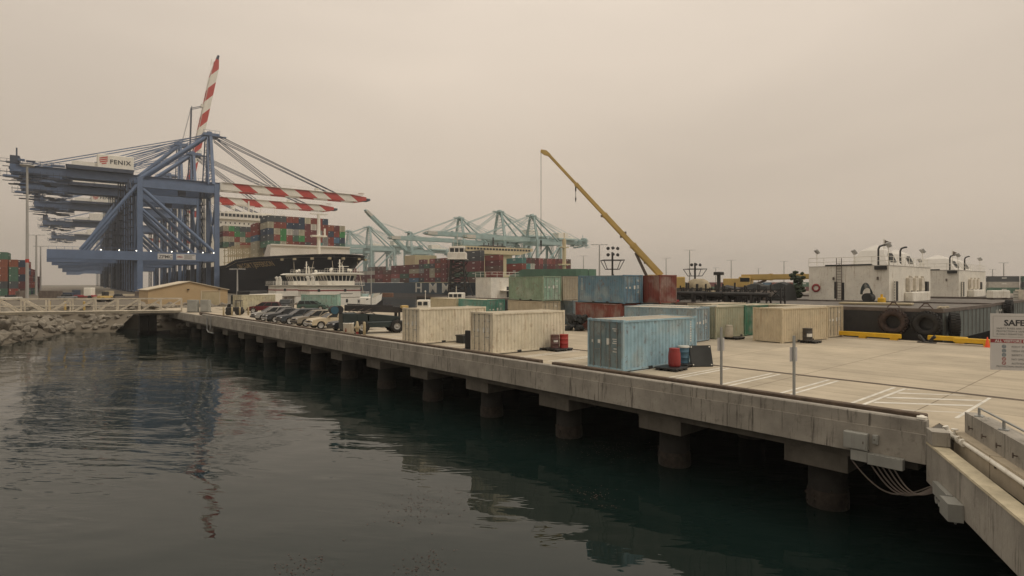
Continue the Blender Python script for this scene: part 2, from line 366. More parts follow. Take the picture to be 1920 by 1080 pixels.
# transverse cap beams and piles
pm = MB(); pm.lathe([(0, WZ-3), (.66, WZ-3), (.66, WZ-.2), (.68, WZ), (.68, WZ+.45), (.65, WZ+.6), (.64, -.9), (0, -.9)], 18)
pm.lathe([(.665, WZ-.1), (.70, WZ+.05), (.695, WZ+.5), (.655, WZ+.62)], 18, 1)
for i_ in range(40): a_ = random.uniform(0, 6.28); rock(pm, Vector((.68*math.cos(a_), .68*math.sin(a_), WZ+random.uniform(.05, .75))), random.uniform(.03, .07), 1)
pproto = None
for i in range(15):
    yy = 8.35+6.35*i
    b = MB(); b.box(21.3, 52.9, yy-1.05, yy+1.05, -1.95, -.92)
    if i == 0: cm = b.build('pile_cap', 'beam_concrete'); capmesh = cm
    else: cm = capmesh.copy(); COL.objects.link(cm); cm.location = (0, 6.35*i, 0)
    lab = ['nearest', 'second', 'third', 'fourth', 'fifth', 'sixth', 'seventh', 'eighth', 'ninth', 'tenth', 'eleventh', 'twelfth', 'thirteenth', 'fourteenth', 'farthest'][i]
    tag(cm, lab+' concrete beam end jutting below the wharf fascia', 'beam', 'pile cap beams under the wharf')
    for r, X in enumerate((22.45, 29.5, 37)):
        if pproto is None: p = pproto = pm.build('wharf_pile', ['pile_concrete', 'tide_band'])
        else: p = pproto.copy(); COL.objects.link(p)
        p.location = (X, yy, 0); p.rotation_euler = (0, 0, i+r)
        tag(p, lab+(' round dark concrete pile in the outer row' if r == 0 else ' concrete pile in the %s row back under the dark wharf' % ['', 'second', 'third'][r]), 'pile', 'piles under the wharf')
# timber kerb
for a, b_, l in ((5.15, 21.3, 'dark weathered timber kerb nearest the camera behind the parapet'), (22.2, 44, 'dark timber kerb in front of the two cream containers'), (44.05, 91, 'dark timber kerb in front of the parked cars')):
    m = MB(); m.bbox(21.4, 21.72, a, b_, .07, .36, .03)
    q = a+.3
    while q < b_-.2: m.box(21.44, 21.68, q, q+.3, .001, .07); q += 2.2
    tag(m.build('timber_kerb', 'timber'), l, 'kerb')
# slot of the crane rail and the paint on the deck
m = MB(); m.box(28.78, 28.84, -30, 112, .004, .02); m.box(29.0, 29.06, -30, 112, .004, .02); struct(m.build('deck_rail', 'rail_steel'))
m = MB(); m.box(51.3, 51.36, -30, 112, .004, .015); struct(m.build('deck_joint_far', 'rail_steel'))
m = MB()
for k in range(0, 39):
    yy = 7.5+2.6*k
    if 30 > k > 0 or k == 0:
        m.box(23.4, 28.5, yy, yy+.13, .004, .006); m.box(23.4, 28.5, yy+.38, yy+.51, .004, .006)
m.box(23.5, 28.6, 4.75, 4.86, .004, .006)
for x in (24.2, 25.6, 27.0, 28.2):
    x2 = x+2.0; ya, yb = 7.45, 4.9
    if x2 > 28.5: yb = 7.45-(28.5-x)/2.0*2.55; x2 = 28.5
    m.add([(x, ya, .004), (x+.30, ya, .004), (min(x2+.30, 28.6), yb, .004), (x2, yb, .004)], [(0, 1, 2, 3)])
m.add([(23.5, 6.6, .004), (23.5, 6.45, .004), (24.6, 4.88, .004), (24.72, 4.88, .004)], [(0, 1, 2, 3)])
struct(m.build('painted_lines', 'white_line'))
# landing stage at the far end of the wharf
st = thing('landing_stage', 'dark low landing platform on piles where the truss gangway meets the wharf', 'landing stage', (16, 104, 0))
m = MB(); m.box(.2, 4.8, 0, 8, -.45, -.12); m.build('deck', 'beam_concrete', st)
for a, b_ in ((.5, 1.4), (1.7, 1.4)):
    q = MB(); q.box(a, a+1.1, b_, b_+1.0, WZ-2, -.46); q.build('pile', 'pile_concrete', st)
q = MB(); q.box(.3, 4.6, 1.4, 2, WZ-1, WZ+.6); q.build('fender_beam', 'steel_dark', st)
# wing wall of the approach, running back towards the viewer
P0 = Vector((20.85, 5.0, 0)); D = Vector((-.885, -.466, 0)).normalized(); Nn = Vector((.466, -.885, 0)).normalized()
def wing(u, n, z): return P0+D*u+Nn*n+Vector((0, 0, z))
def wprism(m, prof, u0, u1, mi=0):   # prof = list of (n, z)
    k = len(prof); vs = [wing(u0, a, z) for a, z in prof]+[wing(u1, a, z) for a, z in prof]
    m.add(vs, [tuple(range(k)), tuple(range(2*k-1, k-1, -1))]+[(i, (i+1) % k, k+(i+1) % k, k+i) for i in range(k)], mi)
ww = thing('wing_wall', 'stained concrete wing wall with yellowed cap running to the bottom right corner', 'wall', P0)
def wb(m, name, mats, par): o = m.build(name, mats, par); o.matrix_parent_inverse = Matrix.Translation(-P0); return o
m = MB(); wprism(m, [(0, -1.5), (.40, -1.5), (.40, -.37), (0, -.37)], .03, 22); wb(m, 'wall_panel', 'concrete', ww)
m = MB(); wprism(m, [(-.02, -.368), (.42, -.368), (.40, -.32), (0, -.32)], .03, 22); wb(m, 'cap', 'concrete_cap', ww)
m = MB(); wprism(m, [(-.01, -.3), (.43, -.3), (.43, .10), (-.01, .10)], .04, .62); wb(m, 'end_pier', 'concrete', ww)
w2 = thing('approach_wall', 'higher concrete wall with a low pipe rail at the right edge', 'wall', P0)
m = MB(); wprism(m, [(1.0, -1.4), (1.35, -1.4), (1.35, .60), (1.0, .60)], -.15, 22); wb(m, 'wall_panel', 'concrete', w2)
m = MB(); wprism(m, [(1.36, .02), (1.62, .02), (1.62, .50), (1.36, .50)], -.15, 22); wb(m, 'ledge', 'concrete', w2)
for i in range(9):
    u = .42+i*1.65
    q = MB(); q.tube(wing(u, 1.17, .6), wing(u, 1.17, .84), .035, 8); q.box(-.1, .1, -.1, .1, .601, .625, 0, Matrix.Translation(wing(u, 1.17, 0))); wb(q, 'rail_post', 'galv', w2)
m = MB(); m.tube(wing(.42, 1.17, .84), wing(22, 1.17, .84), .03, 8); wb(m, 'rail', 'galv', w2)
for i in range(12):
    u = .5+i*.95; q = MB(); q.tube(wing(u, .99, .25), wing(u, .90, .27), .02, 6); q.tube(wing(u, .90, .20), wing(u, .90, .33), .018, 6); wb(q, 'hook', 'rail_steel', w2)
m = MB(); wprism(m, [(.42, -1.3), (.985, -1.3), (.985, -.75), (.42, -.75)], -.1, 22); struct(m.build('service_ledge', 'beam_concrete'))
pp = thing('water_pipe', 'white valved service pipe running along the gap between the two walls', 'pipe', P0)
m = MB(); m.tube(wing(.25, .72, -.12), wing(22, .72, .02), .06, 12); wb(m, 'pipe_run', 'white_worn', pp)
m = MB(); m.path([wing(-.25, .55, .12), wing(-.25, .6, -.02), wing(-.05, .66, -.1), wing(.3, .72, -.12)], .075, 10)
for u in (-.1, .35, .7): m.tube(wing(u, .70, -.115), wing(u+.1, .70, -.115), .11, 12)
m.tube(wing(.1, .68, -.1), wing(.1, .68, .1), .03, 8); m.tube(wing(.1, .68, .1), wing(.1, .68, .13), .09, 10); wb(m, 'valve', 'white_worn', pp)
m = MB()
for i in range(12): m.beam(wing(1.2+1.6*i, .72, -.2), wing(1.2+1.6*i, .98, -.2), .04, .05)
wb(m, 'bracket', 'rail_steel', pp)
q = MB(); q.tube((21.05, 5.15, .28), (21.05, 5.15, .36), .14, 12); q.tube((21.05, 5.15, .36), (21.05, 5.15, .40), .10, 12, r2=.05)
tag(q.build('mushroom_vent', 'white_worn'), 'small white cap on the parapet end at the corner joint', 'vent cap')
# electrical gear on the fascia
def eb(name, lab, y0, y1, z0, z1, d, det=0):
    t = thing(name, lab, 'junction box', (20.85, (y0+y1)/2, z0))
    h = (y1-y0)/2; m = MB(); m.bbox(-d, -.005, -h, h, 0, z1-z0, .012); m.build('cabinet', 'grey_box', t)
    m = MB(); m.box(-d-.018, -d-.002, -h+.03, h-.03, .03, z1-z0-.03); dd = m.build('cover', 'grey_box', t)
    m = MB(); m.box(-d-.03, -d-.019, -h+.08, -h+.11, (z1-z0)*.4, (z1-z0)*.55); m.build('latch', 'rail_steel', dd)
    return t
eb('electrical_cabinet', 'square grey cabinet bolted to the wharf fascia near the corner', 6.52, 7.2, -.90, -.38, .24)
eb('small_switch_box', 'small grey switch box just right of the square cabinet', 6.24, 6.4, -.66, -.38, .12)
t = thing('cable_tray', 'long grey cable tray hanging below the fascia with drooping cables', 'cable tray', (20.85, 6.2, -1.3))
m = MB(); m.bbox(-.20, -.01, .32, .80, .03, .36, .01); m.build('tray_section', 'grey_box', t)
m = MB(); m.bbox(-.24, -.01, -.66, .30, 0, .33, .01)
for i in range(7): m.box(-.245, -.235, -.62+i*.14, -.60+i*.14, .30, .36)
m.build('tray_section', 'grey_box', t)
for i in range(6):
    y0 = 6.62-.16*i if i else 7.0; a = Vector((20.72, y0, -1.28)); b_ = wing(.45+.03*i, .12, -1.46-.03*i); pts = []
    for k in range(15):
        s = k/14; p = a.lerp(b_, s); p.z -= (.78-.06*i)*math.sin(math.pi*min(1, s*1.0))**1.0*(1-.25*s); pts.append(p)
    q = MB(); q.path(pts, .022, 6); o = q.build('cable', 'rail_steel', t); o.matrix_parent_inverse = Matrix.Translation(-Vector((20.85, 6.2, -1.3)))
t = thing('wing_junction_box', 'grey junction box with looped conduits low on the wing wall', 'junction box', wing(2.9, -.01, -1.5))
for (u0, u1, z0, z1, d, nm) in ((1.15, 2.35, -1.5, -1.16, .14, 'tray_section'), (2.5, 3.15, -1.58, -1.14, .34, 'cabinet')):
    q = MB(); wprism(q, [(-d, z0), (-.01, z0), (-.01, z1), (-d, z1)], u0, u1); o = q.build(nm, 'grey_box', t); o.matrix_parent_inverse = Matrix.Translation(-t.location)
for u in (1.35, 1.6, 1.85, 2.85):
    q = MB(); q.path([wing(u+.09*math.cos(a), -.1, -1.55-.16*math.sin(a)) for a in [math.pi*i/8 for i in range(9)]], .022, 6); o = q.build('conduit', 'grey_box', t); o.matrix_parent_inverse = Matrix.Translation(-t.location)
# drain pipe on the far fascia
m = MB(); m.path([(20.7, 84, .1), (20.7, 84, -1.6), (20.7, 83.4, -1.9), (20.7, 81, -1.9)], .09, 8); m.path([(20.7, 82.4, .1), (20.7, 82.4, -1.5)], .08, 8)
tag(m.build('drain_pipe', 'galv'), 'bent grey pipe hanging on the far end of the fascia', 'pipe')
# ------------------------------------------------------------------ riprap
m = MB()
for i, (a, b_) in enumerate(zip(bank[1:-1], bank[2:])):
    a, b_ = Vector((*a, 0)), Vector((*b_, 0)); d = b_-a; L_ = d.length; nrm = Vector((d.y, -d.x, 0)).normalized()
    for k in range(int(L_*(.9 if i == 0 else 8.5 if i < 4 else 5))):
        s = random.random(); w = random.random()
        rock(m, a+d*s+nrm*(w*6.6-.7)+Vector((0, 0, .44-w*3.8+random.uniform(-.15, .3))), random.choice((.35, .5, .6, .8, 1.05))*random.uniform(.8, 1.15))
for a, b_ in zip(bank[2:-1], bank[3:]):
    a, b_ = Vector((*a, 0)), Vector((*b_, 0)); d = b_-a; nrm = Vector((d.y, -d.x, 0)).normalized()
    for k in range(int(d.length*3)): rock(m, a+d*random.random()-nrm*random.uniform(.2, 9)+Vector((0, 0, .08)), random.choice((.15, .25, .4, .6)))
o = m.build('riprap_rocks', 'rock'); tag(o, 'sloping bank of piled grey brown riprap rocks at the waterline', 'riprap'); o['kind'] = 'stuff'
# kelp scraps floating in loose patches
m = MB()
for (cx, cy, rx, ry, n_) in ((-3.1, 21, 1.5, .8, 110), (2.9, 22, .9, .8, 70), (-5.8, 16.6, .7, .6, 60), (-2.5, 16.6, .9, .5, 70), (4.6, 28, 1.6, 1.2, 120), (0.4, 30, 1.4, .9, 60), (-18, 26, 3, .8, 30)):
    c = cw(cx, cy)
    for _ in range(n_):
        p = c+Vector((random.gauss(0, rx*.6), random.gauss(0, ry*.8), WZ+.012)); l = random.uniform(.008, .03); a = random.uniform(0, 3.1)
        m.box(-l, l, -.008, .012, 0, .006, 0, Matrix.Translation(p) @ Matrix.Rotation(a, 4, 'Z'))
o = m.build('floating_kelp', 'kelp'); tag(o, 'loose reddish brown scraps of seaweed drifting on the dark water', 'seaweed'); o['kind'] = 'stuff'
# ------------------------------------------------------------------ shipping containers on the wharf
CL, CWD, CH = 6.058, 2.438, 2.591
def corr(m, p0, p1, z0, z1, depth, period, inward, mi=0):   # trapezoid corrugated sheet between two plan points
    p0, p1 = Vector((*p0, 0)), Vector((*p1, 0)); d = (p1-p0); L_ = d.length; d.normalize(); inw = Vector((*inward, 0))
    n = max(2, round(L_/period)); per = L_/n; pts = []
    for i in range(n):
        for f, k in ((0, 0), (.26, 0), (.5, 1), (.76, 1)): pts.append(p0+d*(per*(i+f))+inw*depth*k)
    pts.append(p1)
    vs = [(p.x, p.y, z0) for p in pts]+[(p.x, p.y, z1) for p in pts]; k = len(pts)
    m.add(vs, [(i, i+1, k+i+1, k+i) for i in range(k-1)], mi)
CPROTO = {}
def container_proto(kind, L_=CL):
    # local: door (or plain) end at x = 0, length along +x, width along +y
    t = bpy.data.objects.new('shipping_container', None); COL.objects.link(t)
    P = 'cream_paint' if kind.startswith('cream') else 'paint'
    m = MB(); w = .11
    for x in (0, L_-w):
        for y in (0, CWD-w): m.box(x, x+w, y, y+w, .12, CH-.12)
    for z0, z1 in ((.06, .17), (CH-.13, CH-.04)):
        for y in (.004, CWD-.09): m.box(w, L_-w, y, y+.086, z0, z1)
        for x in (.005, L_-.095): m.box(x, x+.09, w, CWD-w, z0, z1+(.03 if z0 > 1 else 0))
    for x in (L_*.5-1.1, L_*.5+.75): m.box(x, x+.34, .001, CWD-.001, .058, .172, 1)
    m.build('frame', [P, 'dark_gap'], t)
    for x in (-.004, L_-.174):
        for y in (-.004, CWD-.158):
            for z in (0, CH-.118): m = MB(); m.box(x, x+.178, y, y+.162, z, z+.118); m.build('corner_casting', 'frame_rust', t)
    for y, iw in ((.03, 1), (CWD-.03, -1)):
        m = MB(); corr(m, (w, y), (L_-w, y), .15, CH-.12, .036, .278, (0, iw))
        if kind == 'door_marked':
            for i in range(9): m.box(L_-.56, L_-.47, y-.012, y+.002, 2.25-i*.13, 2.33-i*.13, 1)
        m.build('side_panel', [P, 'decal'], t)
    m = MB(); corr(m, (w, .02), (L_-w, .02), -.01, .01, 0, 5, (0, 1)) if False else None
    n = 22
    for i in range(n):
        x0 = w+(L_-2*w)*i/n; x1 = w+(L_-2*w)*(i+1)/n; h = CH-.055
        m.add([(x0, .05, h), (x0+(x1-x0)*.6, .05, h), (x0+(x1-x0)*.75, .05, h+.018), (x1, .05, h), (x0, CWD-.05, h), (x0+(x1-x0)*.6, CWD-.05, h), (x0+(x1-x0)*.75, CWD-.05, h+.018), (x1, CWD-.05, h)],
              [(0, 1, 5, 4), (1, 2, 6, 5), (2, 3, 7, 6)])
    m.build('roof', 'roof_paint', t)
    m = MB(); m.box(w, L_-w, .06, CWD-.06, .08, .16); m.build('floor', 'dark_gap', t)
    plain = [L_-.03] if not kind.endswith('plain') else [.03, L_-.03]
    for x in plain:
        m = MB(); corr(m, (x, w), (x, CWD-w), .15, CH-.10, .04, .25, (1 if x < 1 else -1, 0)); m.build('end_panel', P, t)
    if not kind.endswith('plain'):
        mid = CWD/2
        for k, (y0, y1) in enumerate(((w+.01, mid-.008), (mid+.008, CWD-w-.01))):
            m = MB(); m.box(.045, .085, y0, y1, .17, CH-.15)
            for z in (.17, .78, 1.22, 1.66, CH-.21): m.box(.03, .046, y0, y1, z, z+.055)
            for yy in (y0, y1-.06): m.box(.03, .046, yy, yy+.06, .17, CH-.15)
            if k == 0:
                for z, l in ((2.10, .28), (2.0, .2), (1.58, .28), (1.48, .24), (1.38, .28), (1.10, .2), (.95, .26)): m.box(.040, .0445, y0+.34, y0+.34+l, z, z+.045, 1)
                m.box(.039, .0445, y0+.78, y0+1.02, 1.3, 1.62, 1)
            else: m.box(.039, .0445, y0+.30, y0+.52, 1.34, 1.52, 1); m.box(.039, .0445, y0+.80, y0+.95, 1.36, 1.5, 1)
            d = m.build('door', [P, 'decal'], t)
            for j, fr in enumerate((.27, .73)):
                yb = y0+(y1-y0)*fr; m = MB(); m.tube((.012, yb, .12), (.012, yb, CH-.10), .017, 6)
                for z in (.2, .55, 1.3, 2.0, CH-.2): m.box(0, .03, yb-.045, yb+.045, z, z+.05)
                r = m.build('locking_bar', 'bar_steel', d)
                if j == 0:
                    m = MB(); m.beam((-.015, yb, 1.05), (-.015, yb+.38, 1.03), .022, .03); m.build('handle', 'bar_steel', d)
    return t
def place(kind, label, col, x, y, rz, z=0, roof=None, L_=CL, door=None):
    key = (kind, L_)
    if key not in CPROTO: CPROTO[key] = container_proto(kind, L_); t = CPROTO[key]
    else: t = copy_tree(CPROTO[key])
    t.location = (x, y, z); t.rotation_euler = (0, 0, R(rz)); tag(t, label, 'shipping container', 'shipping containers on the wharf')
    setcol(t, col); setcol(t, roof or (.50, .44, .33), ('roof',))
    if door: setcol(t, door, ('door',))
    return t
def placeB(kind, label, col, x, y, rz, z=0, **k):   # given the near left corner of the end face; length runs away from it
    a = R(rz-90); return place(kind, label, col, x+CWD*math.cos(a), y+CWD*math.sin(a), rz, z, **k)
CREAM = (.70, .635, .50); TAN = (.58, .49, .34)
place('cream_door', 'rusty cream container at the wharf edge beside the mobile crane', CREAM, 22.85, 36.1, -1.0)
place('cream_door', 'rusty cream container at the wharf edge with a red drum at its far corner', CREAM, 22.91, 27.85, -3.0)
place('door_marked', 'faded pale blue container at the wharf edge, nearest and largest', (.29, .45, .53), 23.12, 18.05, -3.5, roof=(.42, .38, .31), door=(.17, .235, .25))
place('cream_plain', 'rust streaked tan container standing alone beside the dark labelled drum', TAN, 43.24, 19.22, -8.6)
placeB('cream_door', 'greyish cream container with its doors next to the yellow wharf rail', (.50, .43, .31), 50.4, 18.7, 84)
place('cream_plain', 'pale ribbed container with a green patch behind the cream drum', (.36, .37, .27), 42.5, 24.1, -1.3)
q = MB(); q.box(43.62, 44.42, 24.092, 24.10, .95, 1.65)
place('door_plain', 'dark green container between the pale ribbed and the tan containers', (.055, .19, .125), 46.9, 23.95, -1.3)
placeB('door', 'light blue container behind the nearest pale blue one, white panelled doors', (.25, .35, .41), 39.0, 23.7, 97, roof=(.48, .44, .36))
placeB('door', 'blue grey container tucked directly behind the light blue one', (.19, .28, .34), 41.9, 24.9, 94, roof=(.46, .42, .34))
placeB('door_marked', 'upper blue container with white lettered doors on the central stack', (.13, .235, .31), 41.9, 32.6, 84.4, CH)
placeB('door', 'dark red container at the bottom of the central stack', (.21, .055, .04), 41.75, 32.8, 84.4)
placeB('door_plain', 'upper dark red container at the right end of the central stack', (.20, .05, .038), 44.17+.35, 30.64, 87, CH)
placeB('door_plain', 'dark slate container under the upper dark red one', (.10, .13, .15), 44.17+.3, 30.8, 87)
placeB('door', 'upper pale green container with closed doors on the stack left of the blue one', (.24, .33, .235), 42.04, 43.0, 84.7, CH, door=(.30, .46, .36))
placeB('cream_door', 'cream grey container under the pale green one', (.46, .40, .29), 42.0, 43.1, 84.7)
placeB('cream_plain', 'upper grey cream container seen end on between green and blue', (.36, .32, .25), 45.6, 43.6, 88.7, CH)
placeB('door_plain', 'blue grey container seen end on at the bottom between the stacks', (.15, .20, .235), 45.75, 42.3, 88.7)
placeB('door', 'teal container on the deck behind the two cream ones', (.10, .29, .24), 41.7, 51.6, 87)
placeB('cream_plain', 'cream container in line behind the teal one', (.52, .46, .32), 41.9, 58.0, 87)
place('cream_plain', 'cream roofed container behind the light blue one, half hidden', (.50, .44, .32), 47.6, 27.4, -1)
place('cream_plain', 'long low cream container at the back beside the barge', (.50, .44, .32), 46.9, 35.2, -1)
c = place('door', 'cream container with vertical ribs behind the dark red parked car', (.50, .46, .32), 29.3, 98.6, 15, L_=6.058)
c = place('door', 'pale teal container behind the green estate car', (.26, .42, .36), 38.6, 97.9, -38)
q = None
# worn plates leaning on things
def drum(name, label, col, x, y, h=.88, r=.29, lid=None, kind='drum', on=0):
    t = thing(name, label, 'drum', (x, y, on))
    if kind == 'plastic': prof = [(0, 0), (r*.86, 0), (r*.93, .03), (r, .12), (r*1.0, h*.55), (r*.97, h*.72), (r*.84, h*.93), (r*.86, h*.95), (r*.86, h), (0, h)]
    else: prof = [(0, 0), (r, 0), (r*1.02, .02), (r*.985, .04), (r*.985, h*.32), (r*1.035, h*.335), (r*.985, h*.35), (r*.985, h*.65), (r*1.035, h*.665), (r*.985, h*.68), (r*.985, h-.03), (r*1.02, h-.015), (r*1.02, h), (r*.96, h-.02), (0, h-.02)]
    m = MB(); m.lathe(prof, 24); m.build('shell', 'drum', t, color=col)
    if lid:
        m = MB(); m.lathe([(r*1.04, h-.06), (r*1.05, h+.01), (r*.98, h+.035), (0, h+.03)], 24); m.build('lid', 'drum', t, color=lid)
    return t
def pallet(label, x, y, rz, w=1.25, name='spill_pallet'):
    t = thing(name, label, 'pallet', (x, y, 0), R(rz)); h = w/2
    m = MB(); m.bbox(-h, h, -h, h, .10, .17, .02); m.build('tray', 'black_plastic', t)
    for a in (-h+.03, -.12, h-.29):
        for b in (-h+.03, -.12, h-.29): q = MB(); q.bbox(a, a+.26, b, b+.24, 0, .11, .02); q.build('foot', 'black_plastic', t)
    return t
pallet('black spill pallet under the nearest red drum', 25.75, 17.05, 5)
drum('plastic_drum', 'red plastic drum standing beside the nearest blue container', (.30, .035, .035), 25.95, 17.0, .93, .31, kind='plastic', on=.171)
pallet('black spill pallet under the blue drum', 27.55, 17.5, 0)
drum('plastic_drum', 'blue drum with a white lid beside the nearest blue container', (.055, .13, .19), 27.5, 17.45, .88, .30, (.6, .6, .55), on=.171)
t = thing('spill_tray', 'dark square spill tray leaning on the blue drum', 'tray', (27.95, 16.62, 0), R(-35))
m = MB(); Mx = Matrix.Rotation(R(-18), 4, 'X')
m.bbox(-.60, .60, -.07, .07, .02, 1.14, .02, M=Mx); m.build('slab', 'tarp', t)
for a in (-.5, .5):
    for b in (.1, 1.05): q = MB(); q.tube((a, -.075, b), (a, -.10, b), .035, 8, M=Mx); q.build('stud', 'white_paint', t)
pallet('black pallet under the red and brown drums', 27.7, 27.05, 0, 1.5)
drum('steel_drum', 'bright red steel drum at the corner of the cream container', (.34, .03, .025), 28.05, 26.75, .88, .29, on=.171)
d = drum('steel_drum', 'dull brown drum with a pale label beside the red one', (.12, .06, .055), 27.55, 27.1, .86, .29, on=.171)
q = MB(); q.add([(.292*math.cos(a), .292*math.sin(a), z) for a in [R(-150+10*i) for i in range(7)] for z in (.40, .52)], [(2*i, 2*i+2, 2*i+3, 2*i+1) for i in range(6)]); q.build('label', 'decal', d)
pallet('dark pallet beside the pale ribbed container', 43.9, 23.3, 0, 1.2)
drum('plastic_drum', 'cream white drum in front of the pale ribbed container', (.50, .45, .36), 43.35, 23.45, .95, .32, kind='plastic', on=.171)
pallet('dark pallet beside the tan container', 45.4, 18.1, 0, 1.2)
d = drum('steel_drum', 'dark drum with a white label in front of the tan container', (.05, .045, .04), 45.0, 18.15, .92, .34, on=.171)
q = MB(); q.add([(.345*math.cos(a), .345*math.sin(a), z) for a in [R(-165+10*i) for i in range(8)] for z in (.30, .55)], [(2*i, 2*i+2, 2*i+3, 2*i+1) for i in range(7)]); q.build('label', 'decal', d)
t = thing('upright_fender', 'black upright plastic crate beside the cream container doors', 'crate', (23.4, 30.9, 0), R(10))
m = MB(); m.bbox(-.1, .1, -.32, .32, .12, 1.3, .03); m.box(-.105, .105, -.26, .26, .5, .56); m.build('panel', 'black_plastic', t); m = MB(); m.bbox(-.45, .3, -.45, .4, 0, .12, .02); m.build('base', 'black_plastic', t)
t = thing('black_bin', 'low dark crate between the two cream containers', 'crate', (26.1, 35.0, 0), R(0))
m = MB(); m.bbox(-.5, .5, -.45, .45, .02, .58, .03); m.build('tub', 'tarp', t); m = MB(); m.bbox(-.54, .54, -.49, .49, .52, .6, .02); m.build('rim', 'black_plastic', t)
t = thing('crumpled_tarp_heap', 'dark ragged heap against the dark red container', 'tarp', (40.6, 36.9, 0)); m = MB()
for i in range(16): rock(m, Vector((random.uniform(-.6, .9), random.uniform(-.5, 1), random.uniform(.2, 1.3))), random.uniform(.35, .6))
m.build('tarp', 'tarp', t)
# signposts behind the parapet
for x, y, h, l in ((21.95, 12.2, 2.62, 'left of the two thin signposts behind the parapet'), (22.0, 9.35, 2.47, 'right of the two thin signposts behind the parapet')):
    t = thing('signpost', l, 'signpost', (x, y, 0), -HEAD+R(8))
    m = MB(); m.box(-.04, .04, -.03, .03, 0, h); m.build('post', 'galv', t)
    m = MB(); m.bbox(-.15, .15, .031, .037, h-.95, h-.42, .005); m.build('plate', 'sign_white', t)
# yellow bull rail on the far side, cleat, cone
for (a, b_, xo, l) in ((22.5, 14.2, 52.4, 'far left length of the yellow bull rail'), (14.2, 12.9, 52.55, None), (12.6, 10.2, 53.1, 'middle length of the yellow bull rail behind the grey bollard'), (10.8, 4.0, 52.1, 'nearest length of the yellow bull rail behind the traffic cone'), (60, 23, 52.4, 'long yellow bull rail hidden behind the containers')):
    if l is None: continue
    t = thing('bull_rail', l, 'bull rail', (xo, (a+b_)/2, 0)); h = abs(a-b_)/2
    m = MB(); m.bbox(-.2, .2, -h, h, .16, .48, .03); m.build('rail_beam', 'yellow_rail', t)
    k = -h+.2
    while k < h-.3: q = MB(); q.box(-.17, .17, k, k+.5, .001, .16); q.build('block', 'yellow_rail', t); k += 2.2
t = thing('mooring_cleat', 'dark grey double horned mooring cleat beside the yellow rail', 'cleat', (51.9, 12.4, 0), R(95)); t.scale = (.78, .78, .78)
m = MB(); m.bbox(-.75, .75, -.35, .35, 0, .08, .03); m.build('base_plate', 'steel_dark', t)
for s in (-1, 1):
    m = MB(); m.tube((s*.22, 0, .07), (s*.42, 0, .42), .16, 14, r2=.13); m.tube((s*.42, 0, .42), (s*.62, 0, .62), .14, 14, r2=.17); m.tube((s*.62, 0, .62), (s*.68, 0, .66), .17, 14, r2=.1); m.build('horn', 'steel_dark', t)
t = thing('traffic_cone', 'small orange traffic cone at the left edge of the safety board', 'traffic cone', (51.3, 8.75, 0))
m = MB(); m.bbox(-.19, .19, -.19, .19, 0, .03, .01); m.build('base', 'orange', t); m = MB(); m.lathe([(.15, .03), (.03, .70), (.02, .71), (0, .71)], 16); m.build('cone', 'orange', t)
# posts and bins at the edge by the mobile crane
t = thing('litter_bin', 'round cream litter bin with a rust mark behind the parapet', 'bin', (22.6, 46.9, 0))
m = MB(); m.lathe([(0, 0), (.44, 0), (.45, .95), (.47, .97), (.47, 1.04), (.40, 1.05), (.36, .98), (0, .98)], 22); m.build('shell', 'white_worn', t)
q = MB(); q.prism([(-.1, .3), (.1, .3), (.03, .62), (-.03, .62)], 'x', -.465, -.455); q.build('mark', 'frame_rust', t, rot=(0, 0, R(35)), color=(.3, .12, .08))
for x, y, l in ((23.1, 45.0, 'plain cream bollard post right of the litter bin'), (23.4, 86.6, 'leftmost cream bollard post near the tan shed'), (24.4, 86.3, 'cream bollard post by the tan shed, second from left'), (25.3, 85.9, 'cream bollard post by the tan shed, third from left'), (26.3, 85.5, 'rightmost cream bollard post near the tan shed')):
    t = thing('bollard', l, 'bollard', (x, y, 0)); m = MB(); m.lathe([(0, 0), (.115, 0), (.115, 1.12), (.08, 1.19), (0, 1.21)], 14); m.build('post', 'beige_steel', t)
t = thing('fire_hydrant', 'stubby hydrant with red lower part between bin and bollard', 'hydrant', (22.8, 45.7, 0))
m = MB(); m.lathe([(0, 0), (.16, 0), (.16, .06), (.1, .1), (.1, .34), (.13, .36), (0, .37)], 14); m.build('base', 'sign_red', t)
m = MB(); m.lathe([(.12, .36), (.13, .5), (.19, .62), (.19, .78), (.12, .95), (.1, 1.15), (.05, 1.22), (0, 1.22)], 14); m.build('barrel', 'beige_steel', t)
m = MB(); m.tube((-.28, 0, .7), (.28, 0, .7), .07, 10); m.tube((0, -.25, .7), (0, 0, .7), .08, 10); m.build('outlet', 'beige_steel', t)
# safety board
bl = cw(11.66, 14.3); br = cw(13.25, 13.72); xd = (br-bl).normalized(); bw = (br-bl).length
t = thing('safety_board', 'white visitor safety notice board on posts at the right edge', 'sign', (bl.x, bl.y, 0))
def lb(m, name, mt): o = m.build(name, mt, t); o.matrix_parent_inverse = Matrix.Translation(-Vector((bl.x, bl.y, 0))); return o
nb = xd.cross(Vector((0, 0, 1)))   # towards the camera
if nb.dot(-bl) < 0: nb = -nb
BM = frame((bl.x, bl.y, 0), xd, (0, 0, 1))
m = MB(); m.box(0, bw, 2.29, 3.66, -.012, 0, 0, None); m.v = [BM @ Vector((v.x, v.y, v.z)) for v in [Vector((a.x, a.z if False else a.y, a.z)) for a in m.v]] if False else m.v
m = MB(); m.box(0, bw, 2.29, 3.66, -.014, 0, 0, BM); lb(m, 'panel', 'sign_white')
m = MB(); m.box(0, bw, 2.95, 3.04, .0015, .003, 0, BM); lb(m, 'band', 'sign_red')
m = MB()
